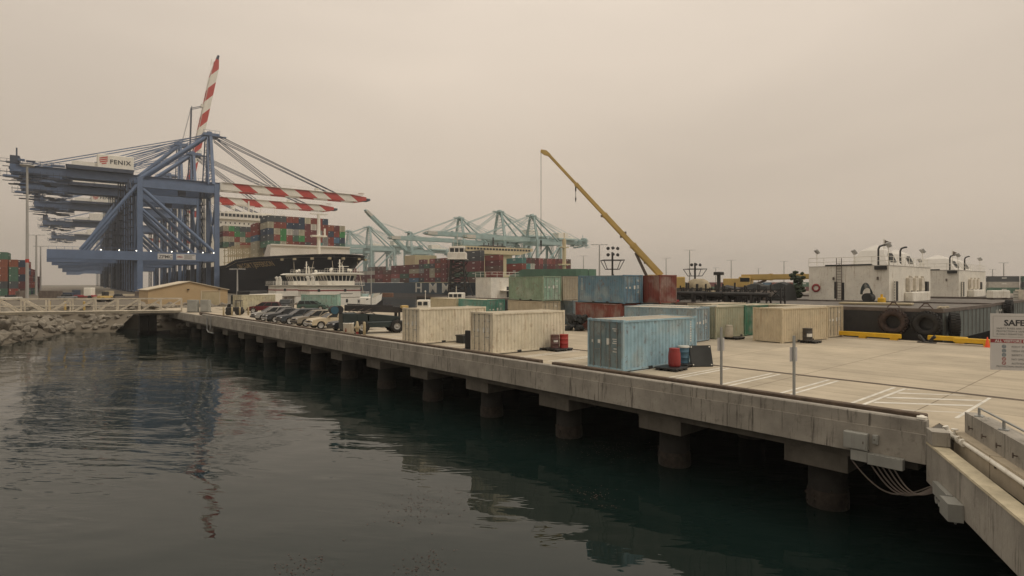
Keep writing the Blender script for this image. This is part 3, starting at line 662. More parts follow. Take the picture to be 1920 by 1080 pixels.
for a, b_, c_, d_ in ((.05, bw-.05, 3.59, 3.60), (.05, bw-.05, 3.09, 3.10), (.05, .06, 3.10, 3.59), (bw-.06, bw-.05, 3.10, 3.59)): m.box(a, b_, c_, d_, .001, .003, 0, BM)
lb(m, 'border', 'lamp_grey')
for i in range(5):
    zc = 2.86-.10*i; m = MB(); n = 16
    vs = [(.27+r*math.cos(2*math.pi*k/n), zc+r*math.sin(2*math.pi*k/n), .003) for r in (.028, .042) for k in range(n)]
    m.add(vs, [(k, (k+1) % n, n+(k+1) % n, n+k) for k in range(n)], 0, BM); m.box(.258, .282, zc-.014, zc+.014, .002, .004, 0, BM) if i < 3 else m.beam((.245, zc+.025, .003), (.295, zc-.025, .003), .008, .002, 0, BM)
    lb(m, 'pictogram', 'sign_blue' if i < 3 else 'sign_red')
def bt(s, size, x, z, mt='dark_text', al='LEFT', name='lettering', bold=.0):
    o = text(s, size, name, mt, t, BM @ Matrix.Translation((x, z, .003)), .001, al, bold=bold); o.matrix_parent_inverse = Matrix.Translation(-Vector((bl.x, bl.y, 0)))
bt('SAFETY', .195, .27, 3.37, bold=.006)
bt('SAFETY RULES AND PROCEDURES FOR', .058, .12, 3.28, 'grey_text'); bt('PROTECTION & SAFETY EQUIPMENT', .058, .12, 3.21, 'grey_text'); bt('IS ONLY PERMITTED COVERED', .058, .12, 3.14, 'grey_text')
bt('ALL VISITORS MUST WEAR', .088, .09, 2.965, 'sign_white', bold=.003)
for i, s in enumerate(('FOOT PROTECTION', 'HIGH VISIBILITY VEST', 'SAFETY HELMET', 'NO SMOKING', 'AUTHORIZED ONLY')): bt(s, .066, .42, 2.835-.1*i, 'grey_text')
bt('PROTECTION FROM POINT OF ENTRY', .056, .12, 2.36, 'grey_text')
for a in (bw*.72, bw*.98):
    m = MB(); m.tube(BM @ Vector((a, 0.02, -.04)), BM @ Vector((a, 3.6, -.04)), .03, 8); lb(m, 'post', 'galv')
# ------------------------------------------------------------------ quay cranes
def crane(name, label, body, loc, rz, group, boom='down', boxes=True, fenix=False, signs=False, strip=True):
    # local: origin at the near landside leg, x to the waterside, y away along the quay
    t = thing(name, label, 'quay crane', loc, rz, group); G, Dp = 30.5, 22.0
    cd = 'crane_dark' if strip else 'crane_teal'
    for x in (0, G):
        for y in (0, Dp):
            m = MB()
            if y == 0: m.beam((x, y, 1.6), (x, y, 51), 2.1, 1.7)
            else: m.beam((x, y, 1.6), (x, y, 51), 2.0, 1.6)
            m.build('leg', body, t)
            m = MB(); m.box(x-1.1, x+1.1, y-3.5, y+3.5, .8, 2.0); m.box(x-.7, x+.7, y-4.4, y+4.4, .05, .9, 1); m.build('bogie', [body, cd], t)
    for y in (0, Dp):
        m = MB(); m.box(-32 if y == 0 else -8, G-1.1, y-1.0, y+1.0, 14.6, 18.4)
        m.prism([(-32.02, 14.58), (-32.02, 13.2), (-22, 13.2), (-18, 14.58)], 'y', y-.9, y+.9) if y == 0 else None
        m.build('portal_beam', body, t)
        m = MB(); m.box(1.1, G-1.1, y-.8, y+.8, 46.6, 49.8); m.build('upper_beam', body, t)
        for p, q, w in (((1, y, 46), (G-1.2, y, 19), 1.3), ((-1, y, 47.5), (-21, y, 18.5), 1.2)):
            if y == 0 or p[0] > 0: m = MB(); m.tube(p, q, w*.62, 10); m.build('diagonal_brace', body, t)
        m = MB(); m.tube((-.5, y+4*(1 if y == 0 else -1), 50.5), (28.5, 11+(-2.5 if y == 0 else 2.5), 75.5), .85, 10); m.build('back_strut', body, t)
        m = MB(); m.beam((G-1, y+2*(1 if y == 0 else -1), 51), (29.2, 11+(-3 if y == 0 else 3), 75.5), 1.3, 1.3); m.build('mast_leg', body, t)
    for x in (0, G):
        m = MB(); m.box(x-.9, x+.9, 1.1, Dp-1.1, 14.8, 18.2); m.build('sill_beam', body, t); m = MB(); m.box(x-.8, x+.8, 1.1, Dp-1.1, 46.8, 49.6); m.build('sill_beam', body, t)
        for pa, pb in (((x, 1, 20), (x, Dp-1, 45)), ((x+.02, Dp-1, 20), (x+.02, 1, 45))): m = MB(); m.tube(pa, pb, .5, 8); m.build('cross_brace', body, t)
    # lattice rungs inside the mast
    m = MB()
    for k in range(9):
        z = 52+2.7*k; w = (24-(z-51))/24*7+2.2; m.beam((29.6, 11-w, z), (29.6, 11+w, z), .35, .35)
        if k: m.beam((29.6, 11-w-.8, z-2.7), (29.6, 11+w, z), .25, .25)
        for s in (-1, 1): m.beam((27.4, 11+s*w, z), (29.6, 11+s*w, z), .3); m.beam((27.4, 11+s*w, z), (29.6, 11+s*(w-.8), z+2.7), .22)
    for s in (-1, 1): m.beam((27.4, 11+s*9, 51), (27.8, 11+s*3, 75.5), .5)
    m.build('mast_lattice', body, t)
    m = MB(); m.box(26, 33, 7, 15, 75, 76.3); m.box(33, 36.5, 10, 12, 75.5, 76); m.box(28, 30, 9, 13, 76.3, 77.4)
    for x in (26.1, 28.5, 31, 33): m.beam((x, 7.1, 76.2), (x, 7.1, 77.6), .12)
    m.beam((26.1, 7.1, 77.6), (33, 7.1, 77.6), .12); m.build('mast_head', body, t)
    # trolley girder with its trailing end
    m = MB()
    for y in (8.2, 13.8): m.box(-44, 33, y-.9, y+.9, 49.3, 52.9)
    for x in range(-43, 33, 6): m.box(x, x+.6, 9, 13, 50.6, 51.4)
    m.build('girder', body, t)
    m = MB()
    rnd = random.Random(5)
    for i in range(60):
        x = -46+rnd.random()*17; y = 4.5+rnd.random()*13; z = 45.5+rnd.random()*9; l = 1+rnd.random()*4
        m.box(x, x+l, y, y+.5+rnd.random()*1.5, z, z+.3+rnd.random()*.9, i % 2)
    for z in (47.2, 49.2, 53.1): m.box(-47, -24, 5, 5.5, z, z+.25); m.box(-47, -24, 16.5, 17, z, z+.25)
    for i in range(11):
        x = -46.8+i*2.1; m.beam((x, 5.2, 47.2), (x, 5.2, 50.4), .16); m.beam((x, 5.2, 53.2), (x, 5.2, 54.6), .12)
    m.beam((-47, 5.2, 54.5), (-24, 5.2, 54.5), .12); m.box(-44, -41, 8, 14, 52.9, 56.5); m.beam((-42, 10, 56.5), (-42, 10, 60), .5)
    m.build('trolley_platform', [cd, body], t)
    m = MB()
    for x in [i*2.9-40 for i in range(25)]: m.beam((x, 6.7, 52.9), (x, 6.7, 54.1), .1)
    m.beam((-40, 6.7, 54.1), (32, 6.7, 54.1), .1); m.box(-42, 33, 6.6, 7.3, 52.7, 52.85)
    m.build('walkway', body, t)
    m = MB(); m.box(-26, -1.8, 5, 17, 54.1, 54.6, 1); m.bbox(-15.2, -1.9, 5.6, 16.4, 54.6, 60.4, .25); m.box(-24, -15.3, 7, 15, 54.6, 56.6); mh = m.build('machine_house', ['white_paint', cd], t)
    m = MB(); m.box(-25.5, -2, 4.4, 17.5, 52.95, 54.05); m.build('house_base', cd, t)
    if fenix:
        M = frame((-10.7, 5.55, 56.6), (1, 0, 0), (0, 0, 1)); o = text('FENIX', 2.55, 'lettering', 'dark_text', mh, M, .03, bold=.06, spacing=1.15)
        m = MB()
        for i, (x0_, x1_, yo) in enumerate(((-2.0, 2.0, .0), (-2.0, 2.0, 0), (-1.75, 1.9, 0), (-.9, 1.4, .1))):
            z = 59.2-i*.85; f = lambda xx: z+.42*(xx/2.0)
            m.add([(-12.9+x0_*.75, 5.54, f(x0_)), (-12.9+x1_*.75, 5.54, f(x1_)), (-12.9+x1_*.75, 5.54, f(x1_)-.5), (-12.9+x0_*.75, 5.54, f(x0_)-.5)], [(0, 1, 2, 3)])
        m.build('emblem', 'stripe_red', mh)
    # operator cab under the girder and its trolley
    m = MB(); m.box(16, 19, 9.5, 12.5, 45.6, 48.6); m.box(14, 21, 8.8, 13.2, 49.2, 50.1); m.build('operator_cab', cd, t)
    # boom
    L_ = 74; hinge = Vector((33.3, 11, 51.5)); bm_ = MB()
    n = 10
    for k in range(n):
        x0, x1 = L_*k/n, L_*(k+1)/n; mi = 0 if k % 2 == 0 else 1; sh = 2.6
        for y in (-2.8, 2.8):
            vs = []
            for (x, s) in ((x0, 1), (x1, 1)):
                for yy in (y-.7, y+.7):
                    for z in (-1.9, 1.9):
                        dx = -sh*z/1.9 if 0 < x < L_ else 0
                        vs.append((x+dx, yy, z*(1 if x < L_-1 else .5)))
            bm_.add(vs, [(0, 1, 3, 2), (4, 6, 7, 5), (0, 4, 5, 1), (2, 3, 7, 6), (0, 2, 6, 4), (1, 5, 7, 3)], mi)
    for k in range(12): bm_.box(2+k*6, 2.6+k*6, -2.1, 2.1, -.8, .2, 2)
    bm_.box(L_-.5, L_+2.5, -3, 3, -.8, .4, 2)
    bo = bm_.build('boom', (['white_paint', 'stripe_red', cd] if strip else [body, body, cd]), t, hinge)
    m = MB()
    for i in range(26): m.beam((1+i*2.8, -3.9, 1.9), (1+i*2.8, -3.9, 3.1), .1)
    m.beam((1, -3.9, 3.1), (L_-2, -3.9, 3.1), .1); m.box(1, L_-2, -4.2, -3.5, 1.7, 1.85)
    m.box(46, 47.5, -3.5, -1, 1.4, 3.4); m.box(L_-4, L_-1, -3.4, -1, 2.8, 3.0); m.beam((L_-3.8, -3, 1), (L_-3.8, -3, 3), .15)
    m.build('boom_walkway', 'white_paint' if strip else body, bo)
    m = MB()
    if not strip: m.box(L_-9, L_+.5, -3.6, 3.6, -1.5, 1.5)
    if not strip: m.build('boom_tip', 'grey_white', bo)
    m = MB()
    for s in (-1, 1):
        y = 11+s*3
        for a, b_ in (((28, y, 76), (-24, 11+s*3.0, 53.2)), ((28, y, 75.3), (-38, 11+s*3.0, 53.2)), ((28, y, 74.8), (-12, 11+s*3, 53))):
            m.beam(a, b_, .36, .36)
    m.build('back_stay', body, t)
    if boom == 'down':
        m = MB()
        for s in (-1, 1):
            y = 11+s*3
            for a, b_ in (((32, y, 76), (33.3+58, y, 53)), ((32, y, 75.2), (33.3+57, y, 53)), ((31.5, y, 74.5), (33.3+29, y, 53)), ((31.5, y, 73.8), (33.3+27, y, 53))):
                m.beam(a, b_, .32, .32)
        m.build('fore_stay', 'crane_dark' if strip else body, t)
    else:
        bo.rotation_euler = (0, R(-77 if boom == 'up' else -41), 0)
        a = R(77 if boom == 'up' else 41); tip = hinge+Vector((math.cos(a)*55, 0, math.sin(a)*55)); k = hinge+Vector((math.cos(a)*30, 0, math.sin(a)*30)); k += Vector((-3.6*math.sin(a), 0, 2))
        m = MB()
        for s in (-1, 1):
            if boom == 'up': m.beam((30, 11+s*2, 76), k+Vector((-1, s*2, 14)), .14); m.beam(k+Vector((-1, s*2, 14)), k+Vector((-2, s*2, -16)), .45); m.beam(k+Vector((-1, s*2, 13)), tip+Vector((0, s*2, -6)), .3)
            else: m.beam((30, 11+s*2, 76), tip+Vector((0, s*2, 0)), .3)
        m.build('fore_stay', 'crane_dark' if strip else body, t)
    # lights along the portal beam, stairs
    m = MB()
    for i in range(24): x = -31.5+i*2.65; m.beam((x, -1.1, 18.4), (x, -1.1, 19.6), .1)
    m.beam((-31.5, -1.1, 19.6), (G-2, -1.1, 19.6), .12); m.build('hand_rail', body, t)
    if signs:
        for x in (-14, -7.6, -1.6+.2, 5.6-11.5+.1, 4, 12, 18.6, 24.5, 29):
            if abs(x+5.8) < .5: continue
            q = MB(); q.box(x-.2, x+.2, -1.4, -1.15, 18.5, 18.9); q.build('beam_light', 'lit_lamp', t)
        m = MB(); m.box(6.6, 12.4, -1.06, -1.01, 15.2, 17.7); pl = m.build('nameplate', 'sign_white', t)
        text('ZPMC', 2.05, 'lettering', 'dark_text', pl, frame((6.95, -1.08, 15.7), (1, 0, 0), (0, 0, 1)), .01, bold=.03, spacing=.98)
        m = MB(); m.box(13.8, 21.6, -1.06, -1.01, 15.2, 17.7); pl = m.build('nameplate', 'sign_white', t)
        text('EMG', 1.05, 'lettering', 'sign_red', pl, frame((14.2, -1.08, 16.1), (1, 0, 0), (0, 0, 1)), .01, bold=.03)
        m = MB()
        for z in (15.6, 16.1, 16.6, 17.1): m.box(17, 17+rnd.choice((3.2, 4.2)), -1.09, -1.065, z, z+.22)
        m.build('lettering', 'grey_text', pl)
    for x, y in ((-3.2, 4), (-3.4, 18), (-6.5, 11), (G-3.5, 18)):
        m = MB()
        for k in range(9):
            z = 19+k*3.4; m.beam((x, y-1.6, z), (x, y+1.6, z+3.4), .5, .3); m.beam((x, y+1.6, z-17), (x, y-1.6, z-13.6), .5, .3) if k < 4 else None; m.box(x-.9, x+.9, y-1.9, y+1.9, z-.1, z+.1)
        for dx in (-.9, .9):
            for dy in (-1.9, 1.9): m.beam((x+dx, y+dy, 1.5), (x+dx, y+dy, 50), .3)
        m.build('stair_tower', cd, t)
    return t
GRP = 'blue quay cranes at the container terminal'
def cpos(k): return cw(-163-.593*k, 257+.805*k, .05)
RZ = R(-4.9)
crane('gantry_crane', 'nearest blue quay crane with a big red striped boom lowered over the ship', 'crane_blue', cpos(0), RZ, GRP, fenix=True, signs=True)
crane('gantry_crane', 'second blue quay crane, its red striped boom just below the nearest one', 'crane_blue', cpos(52), RZ, GRP)
c = crane('gantry_crane', 'tall blue quay crane with its red and white boom raised almost upright', 'crane_blue', cpos(104), RZ, GRP, boom='up'); c.scale = (1, 1, 1.2)
c = crane('gantry_crane', 'fourth blue quay crane, lettered white machine house low at the left', 'crane_blue', cpos(156), RZ, GRP, fenix=True); c.scale = (1, 1, 1.05)
c = crane('gantry_crane', 'fifth blue quay crane, mostly hidden behind the others', 'crane_blue', cpos(208), RZ, GRP); c.scale = (1, 1, 1.15)
c = crane('gantry_crane', 'sixth blue quay crane deep in the row', 'crane_blue', cpos(262), RZ, GRP)
crane('gantry_crane', 'farthest small blue quay crane low at the left of the row', 'crane_blue', cpos(430), RZ, GRP)
TG = 'pale teal quay cranes across the channel'
def tcrane(label, g, s, boom='down', sz=None):
    c = cw(-13.7+.593*g+.805*(3+30.5*s), 370.8-.805*g+.593*(3+30.5*s), .05)
    t = crane('gantry_crane', label, 'crane_teal', c, R(175.1), TG, boom=boom, strip=False); t.scale = (s, s, sz or s)
    return t
tcrane('right hand pale teal crane nearest the green deck bow', 31, .58)
tcrane('tallest looking pale teal crane in the middle, boom pointing left', -3, .655)
tcrane('pale teal crane left of the tallest one behind the lattice tower', -51, .66)
tcrane('pale teal crane with its boom raised slanting up to the left', -128, .60, 'mid')
tcrane('hazy distant teal crane left of the raised boom', -212, .74)
tcrane('farthest hazy teal crane just right of the navy ship', -262, .74)
# ------------------------------------------------------------------ ships
def hull(m, L_, B, zf, zm, lf, bowlen, fine, mi_top, mi_bot, zsplit=None, rake=9):
    # local: bow at x=0, aft +x; half width by station, flared bow
    st = [0, .6, 1.6, 3.5, 6, 9, 13, 18, 24, 31, 40, 52, 68, 90, 130, 200, L_-30, L_-8, L_]
    lv = [0, .12, .3, .55, .8, 1.0]
    rows = []
    for x in st:
        zt = zf if x <= lf else (zf+(zm-zf)*min(1, (x-lf)/14))
        row = []
        for l in lv:
            z = WZ-.4+(zt-WZ+.4)*l
            wt = min(1, (x/bowlen)) if x > 0 else 0
            wd = B*(wt**.42); wl = B*(max(0, min(1, (x-rake)/(bowlen*1.7)))**.7)
            f = l**1.4
            w = wl+(wd-wl)*f
            xx = x+(rake*(1-f)*max(0, 1-x/26))
            if x > L_-30: w *= 1-.12*(1-l)
            row.append((xx, w, z))
        rows.append(row)
    n = len(lv)
    for s in (1, -1):
        vs = [(a, s*b, c) for r in rows for a, b, c in r]; fs = []; 
        for i in range(len(rows)-1):
            for j in range(n-1): fs.append(((i*n+j, i*n+j+1, (i+1)*n+j+1, (i+1)*n+j), j))
        for j in range(n-1):
            m.add(vs, [f for f, jj in fs if jj == j], mi_bot if (zsplit is not None and j < zsplit) else mi_top, None, True)
    top = [r[-1] for r in rows]
    return top
def deckpoly(top, z_off, m, mi):
    vs = []
    for a, b, c in top: vs += [(a, b, c+z_off), (a, -b, c+z_off)]
    m.add(vs, [(2*i, 2*i+1, 2*i+3, 2*i+2) for i in range(len(top)-1)], mi)
S1 = cw(-60.5, 214.5); SR = R(85.1)
s1 = thing('container_ship', 'large navy container ship with its bow towards the camera, moored by the blue cranes', 'container ship', S1, SR)
m = MB(); top = hull(m, 360, 24, 15.2, 13.0, 66, 62, 1, 0, 0, rake=13); m.build('hull', ['hull_navy'], s1)
m = MB(); deckpoly(top, -1.1, m, 0); m.build('deck', 'beige_steel', s1)
m = MB(); m.prism([(-16.8, 13.9), (16.8, 13.9), (16.4, 20.3), (-16.4, 20.3)], 'x', 40, 41.2); m.box(39.4, 40.1, -16.6, 16.6, 19.9, 20.5)
m.prism([(41.2, 13.9), (52, 13.9), (44, 20.3), (41.2, 20.3)], 'y', 16.2, 16.8); m.prism([(41.2, 13.9), (52, 13.9), (44, 20.3), (41.2, 20.3)], 'y', -16.8, -16.2)
m.build('breakwater', 'fabric_white', s1)
m = MB(); m.tube((31, 0, 14), (31, 0, 33), .8, 12, r2=.6); m.box(29.5, 32.5, -3, 3, 23.5, 24.1); m.box(30.5, 31.5, -3.4, 3.4, 32.6, 33); m.beam((31, -2.5, 24), (31, -2.5, 27), .6); m.beam((31, 0, 33), (31, 0, 35), .25); m.build('foremast', 'white_paint', s1)
for b_ in (-21, -13.5, -4.5, 4, 9.5, 14, 19.5, 23):   # fairleads in the bulwark: (aft, side)
    pass
for (x, y) in ((2.2, 5.6), (2.0, -5.4), (7.5, 10.2), (7.5, -10.2), (16, 14.0), (24, 16.4), (.35, 1.2)):
    q = MB(); q.box(-.55, .55, -.5, .5, 13.2, 14.0); q.build('fairlead', 'beige_steel', s1, (x-.2, y, 0), (0, 0, math.atan2(y, -x) if False else 0))
# bridge block
m = MB(); m.box(150, 164, -24, 24, 13, 40.5); m.box(149, 160, -25.5, 25.5, 40.5, 44.2); m.build('superstructure', 'white_paint', s1)
m = MB()
for i in range(22): m.box(148.9, 149.1, -22+i*2, -22+i*2+1.5, 42, 43.6)
for z in (27, 31, 35, 38): 
    for i in range(18): m.box(149.85, 150.1, -21+i*2.4, -20.4+i*2.4, z, z+.9)
m.build('window_row', 'ship_glass', s1)
m = MB(); m.box(152, 158, -12, 12, 44.2, 45.4)
for y in (-14, -6, -2, 3, 8, 15): m.beam((152, y, 45), (152, y, 48+abs(y)*.1), .4)
m.beam((154, 0, 45), (154, 0, 52), .7); m.beam((153, -3, 49), (153, 3, 49), .4); m.tube((152, 9, 46.4), (152, 9, 48), 1.0, 10); m.build('radar_mast', 'white_paint', s1)
# lashing bridges in front of the third bay
for xa in (73, 82, 91, 100):
    m = MB()
    for i in range(10): y = 22.5-i*2.6; m.beam((xa, y, 12.6), (xa, y, 21.5), .35)
    for z in (14.5, 17.5, 20.3, 21.4): m.beam((xa, -2, z), (xa, 23, z), .45, .3)
    for i in range(9): y = 22.5-i*2.6; m.beam((xa, y, 17.6), (xa, y-2.6, 20.2), .2)
    m.build('lashing_bridge', 'beige_steel', s1)
nm = text('CMA CGM T.JEFFERSON', 2.75, 'ship_name', 'gold_text', s1, None, .02, spacing=1.0, bold=.035)
for v in nm.data.vertices:      # the painted name follows the flare of the bow
    u, h, dpt = v.co; x = 72-u*1.3; z = 10.9+h+.022*u; l = (z+3.96)/(15.2+3.96)
    wd = 24*min(1, x/62)**.42; wl = 24*(max(0, (x-13)/(62*1.7))**.7); f = l**1.4
    v.co = (x, wl+(wd-wl)*f+.30+dpt, z)
for (x, y, z, e) in ((2.0, 4.6, 12.7, cw(-43, 143, 2)), (7.4, 9.6, 12.6, cw(-56, 160, 2)), (1.9, -4.8, 12.6, cw(-38, 150, 2)), (16, 14.2, 12.6, cw(-62, 168, 0)), (.6, 1.0, 12.7, cw(-47, 150, 2))):
    q = MB(); p = Matrix.Translation(S1) @ Matrix.Rotation(SR, 4, 'Z') @ Vector((x, y, z)); e = Vector((61, 152, -1.5)) if False else e
    q.tube(p, e, .07, 5); o = q.build('mooring_line', 'rope', s1); o.matrix_parent_inverse = (Matrix.Translation(S1) @ Matrix.Rotation(SR, 4, 'Z')).inverted()
PALN = {'red': (.26, .055, .04), 'rust red': (.28, .085, .045), 'maroon': (.17, .04, .045), 'navy': (.03, .055, .10), 'dark grey': (.07, .08, .09), 'bright green': (.06, .28, .09), 'dull green': (.07, .16, .11), 'beige': (.46, .42, .31), 'blue': (.08, .17, .27), 'grey': (.28, .28, .27), 'teal': (.10, .28, .26), 'white': (.55, .52, .46), 'brown': (.14, .075, .06), 'pink red': (.36, .10, .10)}
def farbox(L_):
    m = MB(); w, h = 2.438, 2.57
    m.box(0, L_, 0, w, 0, h); m.v = []; m.f = []; m.m = []; m.sm = []
    m.box(0.1, L_-.1, .06, w-.06, .08, h-.04)
    for x in (0, L_-.16):
        for y in (0, w-.16): m.box(x, x+.16, y, y+.16, 0, h, 0)
        m.box(x, x+.16, .16, w-.16, 0, .16, 0); m.box(x, x+.16, .16, w-.16, h-.12, h, 0)
    for y in (0, w-.12): m.box(.16, L_-.16, y, y+.12, 0, .15, 0); m.box(.16, L_-.16, y, y+.12, h-.1, h, 0)
    for y in (.75, 1.19, 1.63): m.box(.04, .1, y, y+.05, .16, h-.12, 1)
    k = int(L_/.9)
    for i in range(k):
        x = .3+i*(L_-.6)/k; m.box(x, x+.4, .035, .06, .15, h-.1, 0); m.box(x, x+.4, w-.06, w-.035, .15, h-.1, 0)
    m.box(.06, .105, 1.9, 2.2, 1.9, 2.2, 2); m.box(L_*.42, L_*.58, w-.04, w-.025, 1.5, 1.95, 2)
    m.box(L_*.42, L_*.58, .025, .04, 1.5, 1.95, 2)
    o = m.build('stacked_container', ['far_paint', 'dark_gap', 'decal']); me = o.data; bpy.data.objects.remove(o); return me
FM = {L_: farbox(L_) for L_ in (6.06, 12.19)}
NCONT = [0]
ORD = ['first', 'second', 'third', 'fourth', 'fifth', 'sixth', 'seventh', 'eighth', 'ninth', 'tenth', 'eleventh', 'twelfth', 'thirteenth', 'fourteenth', 'fifteenth', 'sixteenth', 'seventeenth', 'eighteenth', 'nineteenth', 'twentieth']
def fbox(root, L_, x, y, z, colname, label, group, rz=0):
    """a container of its own standing at local (x, y, z) of a frame"""
    o = bpy.data.objects.new('stacked_container', FM[L_]); COL.objects.link(o); NCONT[0] += 1
    o.matrix_world = root @ Matrix.Translation((x, y, z)) @ Matrix.Rotation(rz, 4, 'Z')
    c = PALN[colname]; j = random.uniform(.85, 1.15); o.color = (c[0]*j, c[1]*j, c[2]*j, 1)
    tag(o, label, 'container', group); return o
F1 = Matrix.Translation(S1) @ Matrix.Rotation(SR, 4, 'Z')
g1 = 'containers stacked on the navy ship'
# front bay, 13 across, read from the photograph top row to bottom, left to right
rowsA = ["k k k r r n b r r n g n".split(), "b r r n n n m w r r o m b".split(), "n b G w g b m m g r n r G".split(), "k r G r d G m m r g r B n".split(), "d d b o r m k m t g r k d".split()]
cmap = {'k': 'dark grey', 'r': 'red', 'n': 'navy', 'b': 'beige', 'g': 'grey', 'm': 'maroon', 'w': 'white', 'o': 'rust red', 'G': 'bright green', 'd': 'dull green', 't': 'teal', 'B': 'blue'}
cols = {'red': 0}
rname = ['top', 'second highest', 'third highest', 'fourth highest', 'lowest visible']
for ri, row in enumerate(rowsA):
    for ci in range(13):
        if ri == 0 and ci > 9: continue
        cn = cmap[row[ci if ci < len(row) else -1]]
        y = 16.4-2.52*ci-2.44
        fbox(F1, 12.19, 45, y, 30.0-2.6*ri, cn, '%s container, %s from left, %s row, front stack of the navy ship' % (cn, ORD[ci], rname[ri]), g1)
cyc = ['red', 'rust red', 'maroon', 'dark grey', 'navy', 'beige', 'blue', 'dull green', 'brown', 'grey', 'bright green', 'teal']
for ri in range(6):
    for ci in range(3):
        if ri > 4 and ci: continue
        cn = [['red', 'rust red', 'red'], ['red', 'maroon', 'red'], ['blue', 'red', 'navy'], ['beige', 'red', 'navy'], ['beige', 'grey', 'red'], ['beige', 'red', 'red']][ri][ci]
        fbox(F1, 12.19, 58.5, 17.3-2.52*ci-2.44, 28.0-2.6*ri, cn, '%s container, %s from top, %s from quay, second bay of navy ship' % (cn, ORD[ri], ORD[ci]), g1)
rowsC = ["b G d k k B r k".split(), "m r G d r G n r".split(), "b b r b d B k r".split(), "d k b r r g r k".split()]
for ri, row in enumerate(rowsC):
    for ci in range(8):
        cn = cmap[row[ci]]
        fbox(F1, 12.19, 103, 22.6-2.52*ci-2.44, 30.0-2.6*ri, cn, '%s container, %s from left, %s row, stack behind lashing bridges' % (cn, ORD[ci], ['top', 'second', 'third', 'bottom'][ri]), g1)
# second ship
S2 = cw(33.7, 259); F2 = Matrix.Translation(S2) @ Matrix.Rotation(SR, 4, 'Z')
s2 = thing('container_ship', 'long blue container ship with big white lettering lying across the channel', 'container ship', S2, SR)
m = MB(); top = hull(m, 300, 24, 10.4, 5.0, 24, 46, 1, 0, 1, zsplit=2, rake=8); m.build('hull', ['hull_blue', 'hull_grey'], s2)
m = MB(); deckpoly(top, -.2, m, 0); m.build('deck', 'deck_green', s2)
m = MB()
tt = [p for p in top if p[0] <= 31]
vs = []
for a, b, c in tt: vs += [(a-.05, b+.12, c-2.6), (a-.05, b+.12, c+.5)]
m.add(vs, [(2*i, 2*i+1, 2*i+3, 2*i+2) for i in range(len(tt)-1)]); m.add([(a, -b, c) for a, b, c in vs], [(2*i, 2*i+1, 2*i+3, 2*i+2) for i in range(len(tt)-1)]); m.build('bulwark', 'deck_green', s2)
m = MB(); m.tube((16, 0, 9), (16, 0, 25), .9, 10); m.box(14.5, 17.5, -2.5, 2.5, 13, 13.6); m.box(15, 17, -2, 2, 21, 21.5); m.beam((16, 0, 25), (16, 0, 28), .3); m.build('foremast', 'cream_ship', s2)
m = MB(); m.box(71, 82, 4.5, 10.5, 5, 20.2); m.box(71, 82, -10.5, -4.5, 5, 20.2); m.prism([(-24, 24), (24, 24), (24, 22.6), (15, 20.2), (-15, 20.2), (-24, 22.6)], 'x', 69.5, 80)
m.build('superstructure', 'cream_ship', s2)
m = MB(); m.box(72, 78, -7, 7, 24, 25)
for y in (-6, -3, 0, 3, 6): m.beam((74, y, 25), (74, y, 26.5), .4)
m.beam((74, 0, 25), (74, 0, 29.5), .6); m.build('radar_mast', 'steel_dark', s2)
m = MB()
for i in range(22): m.box(69.4, 69.55, -22+2*i, -20.6+2*i, 22.3, 23.3)
m.build('window_row', 'ship_glass', s2)
m = MB(); m.box(126, 140, 6, 20.5, 5, 21.5); m.box(127, 139, -12, 5, 5, 17); m.build('engine_casing', 'cream_ship', s2)
for ch, x in (('H', 119), ('M', 102.5), ('M', 88)):
    text(ch, 7.4, 'ship_letter', 'white_paint', s2, frame((x, 24.15, -.4), (-1.35, 0, 0), (0, 0, 1)) @ Matrix.Scale(1.7, 4, (1, 0, 0)), .05, bold=.12)
g2 = 'containers stacked on the lettered blue ship'
def pick(r, w): return r.choices(['maroon', 'red', 'brown', 'pink red', 'dull green', 'dark grey', 'white', 'blue', 'teal', 'grey', 'beige'], w)[0]
rr = random.Random(11)
x = 26; bay = 0; w = [42, 14, 14, 6, 5, 4, 4, 3, 3, 3, 2]
while x < 265:
    if 66 < x+12 and x < 82: x = max(x, 66.6) if x < 70 and False else x
    if 66 < x < 82: L_ = 6.06
    if x > 82 and x < 84: x = 84
    L_ = 6.06 if 66 < x < 112 else 12.19
    h = (3 if x < 36 else 5) if x < 66 else (4 if rr.random() < .35 else 5)
    if x > 141: h = rr.choice((3, 4, 4)) 
    if 50 < x < 66: h = 6
    for r in range(h):
        cn = 'dark grey' if (50 < x < 66 and r > 3) else pick(rr, w)
        yy = (17 if x < 36 else 21 if x < 50 else 23.5)
        z0 = 8.6 if x < 30 else 5.2
        fbox(F2, L_, x, yy-2.44, z0+2.6*r, cn, '%s container, %s stack from bow, %s layer, lettered blue ship' % (cn, ORD[bay] if bay < 20 else ORD[bay-20]+' past twentieth', ORD[r]), g2)
    x += L_+(.35 if L_ > 10 else .25); bay += 1
for ci in range(12):    # front faces behind the forecastle and at the bridge step
    if ci == 0: continue
    for r in range(3):
        cn = pick(rr, w); fbox(F2, 12.19, 26, 17-2.52*ci-2.44, 8.6+2.6*r, cn, '%s container across the lettered ship bow, %s from channel side, %s layer' % (cn, ORD[ci], ORD[r]), g2)
